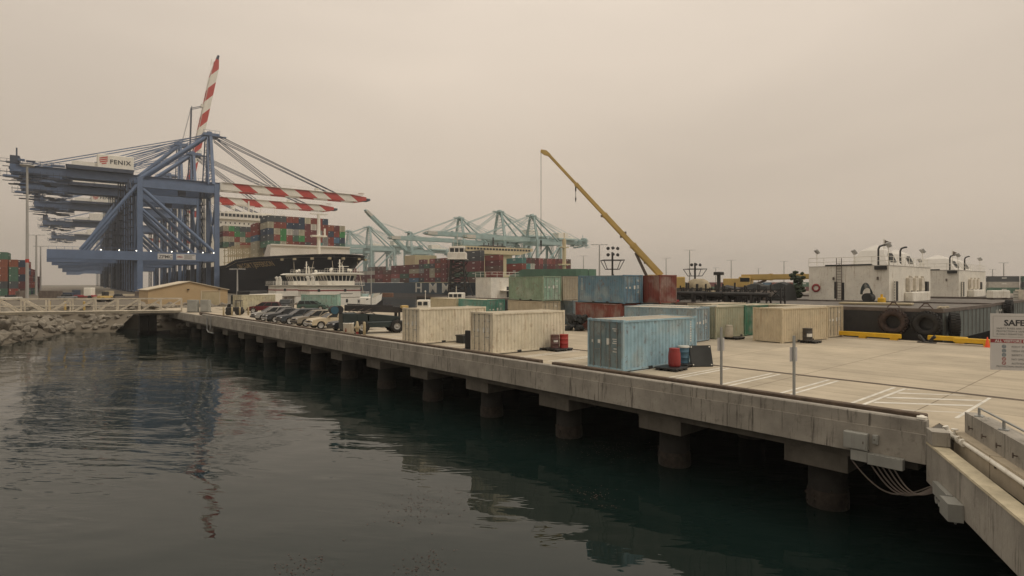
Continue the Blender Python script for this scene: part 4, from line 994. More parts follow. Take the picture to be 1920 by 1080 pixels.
# shore stacks at the far left
FL = Matrix.Translation(cw(-198, 192)) @ Matrix.Rotation(R(85.1), 4, 'Z')
gl = 'containers stacked ashore at the left edge'
for k in range(9):
    h = 6 if k < 4 else 5
    for r in range(h):
        cn = rr.choice(['red', 'rust red', 'dark grey', 'maroon', 'navy', 'dull green', 'brown', 'rust red'])
        if k > 4: break
        o = fbox(Matrix.Translation(cw(-187+2.3*k, 205+k*1.5)) @ Matrix.Rotation(R(85.1), 4, 'Z'), 12.19, 0, 0, .06+2.6*r, cn, '%s container ashore at left edge, %s stack, %s layer up' % (cn, ORD[k], ORD[r]), gl)
for k in range(8):
    for r in range((5, 5, 4, 4, 4, 3, 3, 3)[k]):
        cn = rr.choice(['red', 'rust red', 'dark grey', 'maroon', 'navy', 'dull green', 'brown'])
        fbox(Matrix.Translation(cw(-176.5, 213)) @ Matrix.Rotation(R(85.1), 4, 'Z'), 12.19, 3+13.2*k, 0, .06+2.6*r, cn, '%s container in receding shore row at left, %s stack, %s layer up' % (cn, ORD[k], ORD[r]), gl)
# far rows beyond the barges
gf = 'far low rows of containers across the basin'
for k in range(10):
    for r in range(2):
        cn = rr.choice(['maroon', 'pink red', 'grey', 'red', 'dull green', 'blue', 'maroon'])
        p = cw(92+k*12.6, 352-k*.6, .06+2.6*r)
        fbox(Matrix.Translation(p) @ Matrix.Rotation(-HEAD+R(1), 4, 'Z'), 12.19, 0, 0, 0, cn, '%s container in the far low row, %s from the left, %s layer' % (cn, ORD[k], ['lower', 'upper'][r]), gf)
for k in range(5):
    for r in range(3):
        cn = rr.choice(['maroon', 'dull green', 'grey', 'red', 'dark grey', 'white'])
        fbox(Matrix.Translation(cw(218+k*12.4, 268-k*4, .06+2.6*r)) @ Matrix.Rotation(-HEAD-R(10), 4, 'Z'), 12.19, 0, 0, 0, cn, '%s container at the far right edge, %s from the left, layer %s' % (cn, ORD[k], ORD[r]), gf)
print('containers', NCONT[0])
# ------------------------------------------------------------------ lamp posts
def pole(name, label, xc, zc, ztop, r=.12, head='T', zb=0, red=False, cam_=None, group='lamp posts'):
    p = cw(xc, zc, zb); t = thing(name, label, 'lamp post', p, -HEAD, group)
    m = MB(); m.tube((0, 0, 0), (0, 0, ztop-zb), r*1.4, 10, r2=r*.8); m.build('pole', 'lamp_grey', t)
    h = ztop-zb
    if head == 'T':
        w = h*.085+.8
        m = MB(); m.beam((-w, 0, h), (w, 0, h), .12, .12); m.build('cross_arm', 'lamp_grey', t)
        for s in (-1, -.4, .4, 1): q = MB(); q.bbox(s*w-.4, s*w+.4, -.3, .3, h-.05, h+.16, .05); q.build('lamp_head', 'lamp_grey', t)
    if head == 'ring':
        m = MB(); m.lathe([(1.2, h), (1.5, h), (1.5, h+.4), (1.2, h+.4)], 12); m.build('lamp_head', 'lamp_grey', t)
    if red: q = MB(); q.tube((0, 0, red), (0, 0, red+.9), r*1.45, 10); q.build('red_band', 'stripe_red', t)
    return t
def zat(y, Z): return CAMH-(y-532)*Z/1100
def xat(x, Z): return (x-960)/1100*Z
for (x, y, Z, l, hd, r) in ((1124, 459, 190, 'tall double headed lamp post left of the blue container stack', 'T', .22), (1293, 469, 330, 'tall far lamp post right of the dark red container', 'T', .3), (1371, 488, 360, 'thin far lamp post above the horizontal yellow boom', 'T', .25), (1249, 484, 380, 'thin far lamp post just above the dark red container', 'T', .25), (1470, 490, 400, 'thin far lamp post left of the white deckhouse', 'T', .28), (1342, 502, 500, 'faint small lamp post far off over the barge', 'T', .3), (1422, 503, 520, 'faint small lamp post over the black tarpaulin', 'T', .3), (1882, 493, 300, 'lone lamp post at the far right above the containers', 'T', .25), (1861, 505, 420, 'faint lamp post left of the far right one', 'T', .3), (1094, 480, 430, 'faint lamp post behind the green deck bow', 'T', .3), (445, 505, 140, 'lamp post with a flat double head in front of the navy hull', 'T', .17)):
    pole('lamp_post', l, xat(x, Z), Z, zat(y, Z), r, hd)
pole('lamp_post', 'tallest slim light mast at the left with a red band', xat(51, 150), 150, zat(312, 150), .28, 'ring', red=9.8)
pole('lamp_post', 'second light mast at the left, lower with a flat crossbar', xat(68, 215), 215, zat(441, 215), .3, 'T')
pole('lamp_post', 'third light mast at the left, thin, behind the second', xat(76, 240), 240, zat(462, 240), .25, 'T')
pole('lamp_post', 'slim pole standing in front of the striped white tug', xat(696, 118), 118, zat(505, 118), .09, 'none')
# ------------------------------------------------------------------ tan shed
t = thing('metal_shed', 'low tan metal shed with a shallow gabled roof at the end of the wharf', 'shed', cw(-69.5, 112), 0)
# local x along the gable front, y away
m = MB(); m.prism([(0, .02), (14.2, .02), (14.2, 3.1), (7.1, 4.7), (0, 3.1)], 'y', 0, 9.3); m.build('wall', 'tan_wall', t)
m = MB()
for s in (0, 1):
    a, b = ((-.25, 3.06), (7.1, 4.74)) if s == 0 else ((7.1, 4.74), (14.45, 3.06))
    m.add([(a[0], -.3, a[1]+.02), (b[0], -.3, b[1]+.02), (b[0], 9.6, b[1]+.02), (a[0], 9.6, a[1]+.02), (a[0], -.3, a[1]+.16), (b[0], -.3, b[1]+.16), (b[0], 9.6, b[1]+.16), (a[0], 9.6, a[1]+.16)], [(0, 3, 2, 1), (4, 5, 6, 7), (0, 1, 5, 4), (2, 3, 7, 6), (0, 4, 7, 3), (1, 2, 6, 5)])
m.build('roof', 'tan_roof', t)
m = MB(); m.box(9.3, 12.6, -.06, -.01, .03, 2.7); [m.box(9.3, 12.6, -.075, -.062, .4+.45*k, .42+.45*k) for k in range(5)]; d = m.build('door', 'beige_steel', t)
m = MB(); m.box(9.15, 9.29, -.09, -.01, .03, 2.85); m.box(12.61, 12.75, -.09, -.01, .03, 2.85); m.box(9.15, 12.75, -.09, -.01, 2.86, 2.98); m.build('door_frame', 'tan_roof', t)
for x in (6.7, 12.4): m = MB(); m.bbox(x, x+.35, -.35, -.01, 3.15, 3.35, .04); m.build('wall_lamp', 'steel_dark', t)
m = MB(); m.box(6.8, 8.4, -1.8, -1.0, .02, 2.1); tag(m.build('utility_cabinet', 'grey_box', None), 'x', 'cabinet'); bpy.data.objects.remove(bpy.data.objects['utility_cabinet'])
for i, (x, z, w, h, l) in enumerate(((-48.9, 90, 1.5, 1.9, 'left of the two pale grey cabinets in front of the tan shed'), (-47.1, 90.2, 1.3, 1.9, 'right of the two pale grey cabinets in front of the tan shed'))):
    c = thing('utility_cabinet', l, 'cabinet', cw(x, z), -HEAD)
    m = MB(); m.bbox(-w/2, w/2, -.4, .4, .1, h, .04); m.build('cabinet', 'grey_box', c); m = MB(); m.box(-w/2+.08, w/2-.08, -.425, -.402, .2, h-.1); m.build('door', 'grey_box', c)
    m = MB(); m.box(-w/2-.05, w/2+.05, -.45, .45, .001, .1); m.build('plinth', 'beam_concrete', c)
# ------------------------------------------------------------------ truss gangway
ga, gb = Vector((-13.5, 110.0, .30)), Vector((21.3, 101.2, .05)); gd = (gb-ga); GLn = gd.length
gt = thing('truss_gangway', 'white painted truss gangway crossing from the rocky shore to the wharf', 'gangway', ga, math.atan2(gd.y, gd.x))
nP = 13
for s, y in enumerate((0, 1.7)):
    m = MB()
    m.beam((0, y, 2.05), (GLn, y, 1.8), .17, .17); m.beam((0, y, 0), (GLn, y, -.25), .2, .24); m.build('chord', 'gangway_paint', gt)
    m = MB()
    for k in range(nP+1):
        x = GLn*k/nP; dz = -.25*k/nP; m.beam((x, y, dz), (x, y, 2.05+dz), .17)
        if k < nP:
            x2 = GLn*(k+1)/nP; dz2 = -.25*(k+1)/nP
            m.beam(*(((x, y, 2.0+dz), (x2, y, .05+dz2)) if k < 7 else ((x, y, .05+dz), (x2, y, 2.0+dz2))), .19)
    m.build('web', 'gangway_paint', gt)
    m = MB(); m.tube((0, y-.1, 1.05), (GLn, y-.1, .8), .035, 6); m.build('hand_rail', 'gangway_paint', gt)
m = MB(); m.box(0, GLn, .1, 1.6, -.28, -.2); m.build('walkway', 'galv', gt)
q = MB(); q.tube((0, -.35, .25), (GLn, -.35, 0), .12, 8); q.build('service_pipe', 'gangway_paint', gt)
# ------------------------------------------------------------------ cars
def car(kind, label, col, x, y, rz, name='parked_car'):
    t = thing(name, label, {'pickup': 'pickup truck', 'suv': 'car', 'hatch': 'car', 'van': 'van'}[kind], (x, y, 0), R(rz), 'vehicles parked on the wharf')
    L2, hw = {'pickup': (2.65, .92), 'suv': (2.35, .93), 'hatch': (2.15, .88), 'van': (2.6, .95)}[kind]
    wr = {'pickup': .37, 'suv': .38, 'hatch': .33, 'van': .37}[kind]; fx, rx = L2-.9, -L2+1.0
    belt, hood, clr, top = {'pickup': (1.10, .98, .40, 1.58), 'suv': (1.06, .96, .36, 1.64), 'hatch': (.92, .84, .26, 1.38), 'van': (1.15, 1.0, .3, 1.8)}[kind]
    def arch(cx):
        r = wr+.06; return [(cx-r*math.cos(a), max(clr, wr+r*math.sin(a))) for a in [math.pi*i/10 for i in range(11)]]
    prof = [(-L2, clr+.06)]+[(a, b) for a, b in arch(rx)]+[(a, b) for a, b in arch(fx)]+[(L2-.05, clr), (L2, .52), (L2-.02, hood-.22), (L2-.18, hood-.04), (L2-.6, hood+.02)]
    if kind == 'pickup': prof += [(.95, belt), (-.62, belt), (-L2, belt), (-L2-.02, .6)]
    else: prof += [(L2-1.35, belt-.01), (-L2+.1, belt+.02), (-L2, belt-.15), (-L2-.01, .6)]
    n = len(prof); m = MB(); vs = []
    for yy, inset in ((-hw, .0), (hw, .0)):
        for a, b in prof:
            k = .07*max(0, (b-.75)/.4)+(.06 if abs(a) > L2-.2 else 0); vs.append((a, yy*(1-k), b))
    m.add(vs, [tuple(range(n)), tuple(range(2*n-1, n-1, -1))]+[(i, (i+1) % n, n+(i+1) % n, n+i) for i in range(n)])
    m.build('body', 'car_paint', t, color=col)
    wx0, wx1, tx0, tx1 = {'pickup': (-.75, 1.15, -.62, .45), 'suv': (-L2+.12, L2-1.25, -L2+.38, .25), 'hatch': (-L2+.12, L2-1.2, -L2+.65, .15), 'van': (-L2+.1, L2-.95, -L2+.3, .75)}[kind]
    wy, ty = hw*.94, hw*.76; zb = belt-.01
    m = MB()
    base = [(wx0, -wy, zb), (wx1, -wy, zb), (wx1, wy, zb), (wx0, wy, zb)]; tp = [(tx0, -ty, top-.06), (tx1, -ty, top-.06), (tx1, ty, top-.06), (tx0, ty, top-.06)]
    m.add(base+tp, [(0, 1, 5, 4), (1, 2, 6, 5), (2, 3, 7, 6), (3, 0, 4, 7)]); m.build('window', 'glass', t)
    m = MB(); B = [Vector(p) for p in base]; T = [Vector(p) for p in tp]
    m.add([T[0]+Vector((-.03, -.02, -.02)), T[1]+Vector((.05, -.02, -.02)), T[2]+Vector((.05, .02, -.02)), T[3]+Vector((-.03, .02, -.02)), T[0]+Vector((.1, .08, .06)), T[1]+Vector((-.1, .08, .06)), T[2]+Vector((-.1, -.08, .06)), T[3]+Vector((.1, -.08, .06))],
          [(0, 3, 2, 1), (4, 5, 6, 7), (0, 1, 5, 4), (1, 2, 6, 5), (2, 3, 7, 6), (3, 0, 4, 7)])
    for i in range(4): m.beam(B[i], T[i], .07, .07)
    mids = (.5,) if kind != 'suv' else (.36, .68)
    if kind == 'pickup': mids = (.42,)
    for f in mids:
        for s in (0, 3):
            a = B[s].lerp(B[1 if s == 0 else 2], f); b = T[s].lerp(T[1 if s == 0 else 2], f); m.beam(a, b, .07, .08)
    m.build('roof', 'car_paint', t, color=col)
    if kind == 'pickup':
        m = MB(); m.box(-L2+.08, -.8, -hw+.12, hw-.12, belt-.0, belt+.006); m.build('bed', 'black_plastic', t)
        m = MB(); m.tube((-.8, -hw+.1, belt), (-.8, -hw+.1, belt+.03), .02); 
    for wxx in (fx, rx):
        for s in (-1, 1):
            m = MB(); m.lathe([(wr-.10, -.1), (wr-.02, -.11), (wr, -.07), (wr, .07), (wr-.02, .11), (wr-.10, .1)], 20, M=Matrix.Rotation(R(90), 4, 'X')); w = m.build('wheel', 'rubber', t, (wxx, s*(hw-.12), wr))
            m = MB(); m.lathe([(0, s*.085), (.05, s*.09), (wr*.62, s*.06), (wr*.68, s*.09), (wr*.70, s*.05)], 14, M=Matrix.Rotation(R(90), 4, 'X') @ Matrix.Scale(-1, 4, (0, 0, 1))); m.build('rim', 'lamp_grey', w)
    for s in (-1, 1):
        m = MB(); m.bbox(L2-.14, L2-.0, s*hw*.62-.17, s*hw*.62+.17, hood-.30, hood-.13, .03); m.build('headlight', 'chrome', t)
        m = MB(); m.bbox(L2-1.5, L2-1.32, s*(hw+.08)-.07, s*(hw+.08)+.07, belt+.02, belt+.17, .02) if kind != 'pickup' else m.bbox(.80, .95, s*(hw+.08)-.08, s*(hw+.08)+.08, belt+.02, belt+.2, .02); m.build('mirror', 'black_plastic', t)
        m = MB(); m.box(-L2-.03, -L2+.1, s*hw*.80-.09, s*hw*.80+.09, .7, .95); m.build('tail_light', 'sign_red', t)
    m = MB(); m.bbox(L2-.1, L2+.09, -hw+.06, hw-.06, .42, .60, .04); m.build('bumper', 'chrome' if kind == 'pickup' else 'black_plastic', t)
    m = MB(); m.box(L2-.04, L2+.012, -hw*.40, hw*.40, hood-.30, hood-.14); m.build('grille', 'black_plastic', t)
    return t
for kind, l, c, y, dx in (('hatch', 'low black car with its nose out beside the mobile crane', (.018, .02, .024), 51.8, .3), ('pickup', 'cream pickup truck with an empty bed, nose to the kerb', (.55, .46, .32), 55.4, .2), ('suv', 'tan sport utility vehicle beside the cream pickup', (.24, .21, .165), 59.6, .1),
                          ('suv', 'slate blue sport utility vehicle in the middle of the parked row', (.06, .07, .08), 63.7, 0), ('pickup', 'dark grey pickup truck between two sport utility vehicles', (.045, .047, .05), 67.8, .2), ('suv', 'silver car at the far end of the row along the kerb', (.30, .29, .27), 72.0, 0)):
    car(kind, l, c, 25.0+dx, y, 180, 'pickup_truck' if kind == 'pickup' else 'parked_car')
car('suv', 'dark red sport utility vehicle in front of the ribbed cream container', (.10, .014, .018), 30.5, 91.5, 152)
car('suv', 'dark green estate car with a roof rack by the pale teal container', (.05, .09, .075), 39.0, 93.9, -38)
car('van', 'black and white van between the two far containers', (.03, .03, .032), 36.3, 98.5, -120)
# dark truck and white box by the shed
t = thing('box_truck', 'dark truck seen head on beside a white box body by the shed', 'truck', cw(-46.5, 99), -HEAD-R(8))
m = MB(); m.bbox(-1.1, 1.1, 0, 1.8, .5, 2.5, .1); m.build('cab', 'machine_green', t); m = MB(); m.box(-.95, .95, -.02, -.005, 1.5, 2.2); m.build('windscreen', 'glass', t)
m = MB(); m.bbox(-1.2, 1.2, 2.0, 7.5, .9, 3.1, .04); m.build('cargo_box', 'hull_black', t); m = MB(); m.box(-1.0, 1.0, -.06, -.01, .55, .9); m.build('bumper', 'lamp_grey', t)
for x in (-.9, .9):
    for y in (.8, 5.6, 6.7): m = MB(); m.tube((x-.14, 0, 0), (x+.14, 0, 0), .48, 16); m.build('wheel', 'rubber', t, (x, y, .49))
t = thing('site_office_box', 'plain white box container beside the dark truck', 'container', cw(-44.6, 99.5), -HEAD-R(5)); m = MB(); m.bbox(0, 3.0, 0, 5.8, .1, 2.6, .03); m.build('shell', 'white_paint', t); m = MB(); m.box(.9, 1.8, -.03, -.005, .15, 2.2); m.build('door', 'grey_white', t)
t = thing('yard_tractor', 'small dark yard tractor among the cream bollards', 'tractor', (25.1, 87.4, 0), R(150))
m = MB(); m.bbox(-1.0, 1.1, -.5, .5, .5, 1.1, .08); m.build('body', 'steel_dark', t); m = MB(); m.box(-.9, -.1, -.45, .45, 1.95, 2.05); 
for a in (-.85, -.15):
    for b in (-.4, .4): m.beam((a, b, 1.1), (a, b, 1.95), .06)
m.build('canopy', 'steel_dark', t)
for a, r in ((-.6, .5), (.75, .36)):
    for s in (-.55, .55): q = MB(); q.tube((0, -.13, 0), (0, .13, 0), r, 16); q.build('wheel', 'rubber', t, (a, s, r))
# ------------------------------------------------------------------ small mobile crane, boom stowed
A = cw(-13.2, 50.9); B = cw(-10.35, 52.3); dv = (B-A); ang = math.atan2(dv.y, dv.x)
t = thing('mobile_crane', 'black low mobile crane with its boom stowed flat, next to the cream container', 'mobile crane', cw(-13.3, 51.2), ang)
Wb = 3.05
for a in (.15, .15+Wb):
    for s in (-.0, 1.7):
        m = MB(); m.lathe([(.28, -.19), (.50, -.2), (.58, -.15), (.58, .15), (.50, .2), (.28, .19)], 24, M=Matrix.Rotation(R(90), 4, 'X'))
        for k in range(16):
            th = 2*math.pi*k/16; m.box(-.05, .05, -.17, .17, .57, .61, 0, Matrix.Rotation(th, 4, 'Y'))
        w = m.build('wheel', 'rubber', t, (a, s-.35, .60))
        q = MB(); q.lathe([(0, .12), (.09, .16), (.1, .12), (.24, .10), (.30, .2), (.31, .1)], 16, M=Matrix.Rotation(R(90), 4, 'X')); q.build('rim', 'lamp_grey', w)
m = MB(); m.bbox(-.5, 4.0, -.35, 1.3, .55, 1.05, .05); m.build('chassis', 'machine_green', t)
m = MB(); m.bbox(-1.55, -.35, -.6, 1.4, .45, 1.85, .06); m.box(-.35, .6, -.4, 1.3, 1.05, 1.75); m.build('engine_cover', 'machine_green', t)
m = MB(); m.prism([(.8, 1.05), (3.1, 1.05), (3.6, 1.3), (3.5, 1.45), (1.2, 1.7), (.8, 1.7)], 'y', -.2, 1.2); m.build('deck_plate', 'machine_green', t)
m = MB(); m.beam((-1.2, .35, 2.28), (3.6, .35, 2.02), .42, .52); m.beam((-1.0, .35, 2.60), (3.0, .35, 2.36), .1, .1); m.beam((2.2, .35, 2.08), (4.25, .35, 1.97), .32, .40); m.build('boom', 'steel_dark', t)
m = MB(); m.tube((-2.15, -.25, 2.12), (-2.15, .95, 2.12), .36, 18); m.tube((-1.7, -.1, 2.15), (-1.7, .9, 2.15), .33, 18)
m.build('winch_drum', 'steel_dark', t)
q = MB(); q.tube((-2.15, -.29, 2.12), (-2.15, -.27, 2.12), .33, 18); q.build('winch_cap', 'sign_blue', t)
m = MB()
for i in range(7): a = -1.3+.35*i; m.tube((a, -.05, 1.95), (a+.55, -.1, 2.2 if i % 2 else 1.7), .035, 6)
m.tube((-.4, .0, 1.75), (1.6, .3, 2.0), .09, 8); m.build('hydraulics', 'rail_steel', t)
m = MB(); m.tube((3.3, .35, .9), (3.3, .35, 1.9), .14, 8); m.beam((3.55, .1, .7), (3.55, .1, 1.9), .16); m.beam((4.3, .2, .5), (4.3, .2, 1.8), .2, .12); m.box(4.0, 4.5, 0, .7, 1.6, 2.2); m.build('front_support', 'steel_dark', t)
m = MB(); m.bbox(3.75, 4.35, -.1, .5, 2.15, 2.42, .03); m.build('warning_block', 'yellow_crane', t)
# ------------------------------------------------------------------ tugs
def ring(m, x, y, z, r, w, mi=0): m.lathe([(r-w, 0), (r, w*.6), (r+w, 0), (r, -w*.6), (r-w, 0)], 14, mi, Matrix.Translation((x, y, z)) @ Matrix.Rotation(R(90), 4, 'X'))
def tug(label, x, y, rz, sc=1.0):
    # local: x along the hull, camera side at y = -4
    t = thing('tugboat', label, 'tugboat', (x, y, 0), rz, 'white tugs moored beyond the wharf'); t.scale = (sc, sc, sc)
    m = MB(); st = [(-11.5, 2.2, -.6), (-10.5, 3.6, -.9), (-7, 4.3, -1.3), (3, 4.4, -1.3), (7, 3.9, -.6), (9.5, 2.4, .7), (10.6, .4, 1.2)]
    for s in (1, -1):
        vs = [(a, s*b, z) for a, b, z in st]+[(a*.95, s*b*.85, WZ-.5) for a, b, z in st]; n = len(st)
        m.add(vs, [(i, i+1, n+i+1, n+i) for i in range(n-1)], 0, None, True)
    vs = [];
    for a, b, z in st: vs += [(a, b, z-.5), (a, -b, z-.5)]
    m.add(vs, [(2*i, 2*i+1, 2*i+3, 2*i+2) for i in range(len(st)-1)])
    m.add([(-11.5, -2.2, -.6), (-11.5, 2.2, -.6), (-10.9, 1.87, WZ-.5), (-10.9, -1.87, WZ-.5)], [(0, 1, 2, 3)]); m.build('hull', 'hull_black', t)
    m = MB()
    for s in (1, -1):
        f = [(3.5, s*4.15, -.9), (7, s*3.7, -.6), (9.0, s*2.5, .3), (9.6, s*.6, .6)]; g = [(3.5, s*4.15, .2), (7, s*3.7, 1.2), (9.2, s*2.3, 1.9), (10.2, s*.6, 2.1)]
        m.add(f+g, [(0, 1, 5, 4), (1, 2, 6, 5), (2, 3, 7, 6)])
    m.build('bulwark', 'white_paint', t)
    m = MB(); m.bbox(-4.6, 6.2, -3.5, 3.5, -1.5, 1.25, .25); m.build('lower_house', 'white_paint', t)
    for a in (-.5, 4.6): q = MB(); q.bbox(a, a+.5, -3.55, -3.48, .0, .8, .05); q.build('porthole', 'ship_glass', t)
    q = MB(); q.bbox(2.3, 3.05, -3.56, -3.48, -1.3, .75, .05); d = q.build('door', 'grey_white', t); q = MB(); q.box(2.5, 2.85, -3.58, -3.562, -.1, .5); q.build('window', 'ship_glass', d)
    m = MB(); m.bbox(-9.3, 3.2, -3.6, 3.6, 1.26, 3.95, .3); m.build('middle_house', 'white_paint', t)
    m = MB(); m.box(-9.32, 3.22, -3.62, 3.62, 2.66, 2.96); m.build('stripe', 'tug_stripe', t)
    for a in (-7.2, -1.0): q = MB(); q.bbox(a, a+.55, -3.66, -3.625, 2.55, 3.15, .05); q.build('porthole', 'ship_glass', t)
    q = MB()
    for k in range(16): q.box(-2.0+k*.2, -1.9+k*.2, -3.63, -3.605, 1.95, 2.2)
    q.build('name_lettering', 'dark_text', t)
    m = MB(); m.box(-9.9, 3.9, -4.2, 4.2, 3.96, 4.08); m.build('upper_deck', 'white_paint', t)
    m = MB()
    for k in range(24):
        a = -9.8+k*.59; m.beam((a, -4.1, 4.08), (a, -4.1, 5.0), .05)
    for z in (4.4, 4.7, 5.0): m.beam((-9.8, -4.1, z), (3.8, -4.1, z), .05); m.beam((-9.8, 4.1, z), (3.8, 4.1, z), .05); m.beam((3.8, -4.1, z), (3.8, 4.1, z), .05)
    m.build('railing', 'white_paint', t)
    # wheelhouse with raked windows
    m = MB(); bs = [(-4.5, -2.6), (1.6, -2.6), (2.4, -1.6), (2.4, 1.6), (1.6, 2.6), (-4.5, 2.6)]; tp = [(-5.1, -2.9), (1.9, -2.9), (2.9, -1.8), (2.9, 1.8), (1.9, 2.9), (-5.1, 2.9)]
    def band(z0, z1, f0, f1, o=0):
        P = lambda f, z: [(a+(c-a)*f, (b+(d-b)*f), z) for (a, b), (c, d) in zip(bs, tp)]
        v = P(f0, z0)+P(f1, z1); return v, [(i, (i+1) % 6, 6+(i+1) % 6, 6+i) for i in range(6)]
    v, f = band(4.08, 5.05, 0, .3); m.add(v, f); v, f = band(6.3, 6.6, .85, 1); m.add(v, f); m.build('wheelhouse', 'white_paint', t)
    m = MB(); v, f = band(5.0, 6.35, .28, .87); v = [(a*.985, b*.985, z) for a, b, z in v]; m.add(v, f); m.build('window', 'ship_glass', t)
    m = MB()
    for i in range(6):
        a, b = bs[i], bs[(i+1) % 6]; c, d = tp[i], tp[(i+1) % 6]; k = 7 if abs(a[0]-b[0]) > 3 else 3
        for j in range(k+1):
            s = j/k; p = Vector((a[0]+(b[0]-a[0])*s, a[1]+(b[1]-a[1])*s, 5.0)); q = Vector((c[0]+(d[0]-c[0])*s, c[1]+(d[1]-c[1])*s, 6.4)); m.beam(p.lerp(q, .0), q, .13, .13)
    m.build('window_frame', 'white_paint', t)
    m = MB(); m.prism([(-6.2, 6.62), (4.0, 6.62), (4.2, 6.72), (3.2, 7.02), (-5.6, 7.02), (-6.4, 6.72)], 'y', -3.5, 3.5); m.build('roof', 'white_paint', t)
    m = MB()
    for k in range(15): m.beam((-5.4+k*.6, -3.2, 7.02), (-5.4+k*.6, -3.2, 7.9), .05)
    for z in (7.45, 7.9): m.beam((-5.4, -3.2, z), (3.0, -3.2, z), .05)
    m.build('roof_railing', 'white_paint', t)
    m = MB(); m.beam((-.6, 0, 7), (-.6, 0, 10.2), .22); m.beam((-.6, -1, 9.3), (-.6, 1, 9.3), .12); m.beam((-.2, -.6, 7), (-.2, -.6, 9), .12)
    for a, b, z in ((-3.6, -2, 7.5), (-2.2, 1, 7.8), (1.5, -1.5, 7.5), (2.2, 1.5, 7.7)): m.lathe([(0, z+.42), (.25, z+.33), (.33, z+.1), (.25, z-.15), (0, z-.2)], 10, 0, Matrix.Translation((a, b, 0))); m.beam((a, b, 7), (a, b, z), .1)
    m.beam((-1.6, -1.6, 8.5), (1.0, -1.6, 8.5), .12); m.beam((-.3, -1.6, 7), (-.3, -1.6, 8.5), .1); m.build('mast', 'white_paint', t)
    for a, b in ((-4.5, 4.6), (-3.6, 4.6)): pass
    q = MB(); ring(q, -3.7, -4.18, 4.6, .38, .1); q.build('life_ring', 'white_worn', t)
    for s in (-1.6, 1.6): q = MB(); q.tube((-7.5, s, 3.9), (-7.5, s, 5.6), .38, 12); q.tube((-7.5, s, 5.6), (-7.9, s, 6.1), .38, 12); q.build('funnel', 'grey_white', t)
    q = MB()
    for a in (5.5, 6.6): q.tube((a, -2, .9), (a+.5, -2, 2.0), .14, 8)
    q.bbox(4.6, 6.2, -1.2, 1.2, 1.25, 1.9, .1); q.build('towing_winch', 'crane_teal', t)
    return t
tug('nearer white tug with a red stripe and wide wheelhouse, right of the pair', 62.2, 132.5, R(-3))
tug('farther white tug partly behind the striped one, left of the pair', 61.6, 151, R(-6), 1.0)
# harbour workboats in front of the lettered hull
t = thing('workboat', 'small white pilot boat with a red lifebuoy and black tyre fenders', 'workboat', (60.5, 87.0, -1.3), R(-48))
m = MB(); m.prism([(-4.5, WZ-.4), (5.5, WZ-.4), (7.2, .3), (6.8, 1.3), (4.5, .9), (-4.5, .2), (-4.8, -1)], 'y', -1.9, 1.9); m.build('hull', 'hull_black', t)
m = MB(); m.prism([(-1.8, .3), (3.2, .3), (3.2, 3.0), (.3, 3.0), (-1.3, 2.5)], 'y', -1.5, 1.5); m.bbox(.8, 3.4, -1.3, 1.3, 3.0, 4.1, .15); m.build('cabin', 'white_worn', t)
m = MB()
for k in range(3): m.bbox(1.0+k*.8, 1.6+k*.8, -1.34, -1.29, 3.3, 3.85, .05)
m.build('window', 'ship_glass', t)
m = MB(); ring(m, 2.2, -1.6, 1.7, .36, .1); m.build('life_ring', 'sign_red', t)
for k in range(4):
    q = MB(); q.lathe([(.3, -.2), (.55, -.22), (.62, 0), (.55, .22), (.3, .2)], 16, 0, Matrix.Translation((4.1+k*.85, -1.95+.25*k, .6)) @ Matrix.Rotation(R(90), 4, 'X')); q.build('tyre_fender', 'rubber', t)
m = MB(); m.beam((2, 0, 4.1), (2, 0, 5.3), .1); m.bbox(4.2, 5.8, -.6, .6, 1.2, 2.2, .1); m.build('deck_gear', 'white_gear', t)
t = thing('workboat', 'smaller low white workboat with a boxy wheelhouse left of the pilot boat', 'workboat', (51.0, 92.3, 0), R(-45)); t.location = cw(-12.5, 98, -.9)
m = MB(); m.prism([(-4, -2.4), (4, -2.4), (5, .1), (3, .15), (-4, -.2)], 'y', -1.5, 1.5); m.build('hull', 'white_worn', t)
m = MB(); m.bbox(-3.2, -1.2, -1.1, 1.1, -.2, 2.6, .1); m.bbox(-1.2, 2.2, -.9, .9, -.2, 1.2, .1); m.build('cabin', 'white_worn', t)
m = MB()
for a in (-3.05, -2.1): m.bbox(a, a+.7, -1.14, -1.09, 1.7, 2.3, .05)
m.build('window', 'ship_glass', t); m = MB(); m.beam((-2, 0, 2.6), (-2, 0, 4), .08); m.lathe([(0, 4.2), (.18, 4.0), (0, 3.8)], 8, 0, Matrix.Translation((-2, 0, 0))); m.beam((-1.2, -1.1, .4), (3.6, -1.4, .5), .1); m.build('mast', 'white_worn', t)
t = thing('float_dock', 'white railed gangway landing behind the stowed mobile crane', 'landing', cw(-21.5, 98, -1.2), -HEAD)
m = MB(); m.box(-2.8, 2.8, -1, 1, 0, .4); m.build('deck', 'white_worn', t); m = MB()
for k in range(9): m.beam((-2.8+.7*k, -1, .4), (-2.8+.7*k, -1, 1.5), .06)
for z in (.95, 1.5): m.beam((-2.8, -1, z), (2.8, -1, z), .06)
m.build('railing', 'white_worn', t)
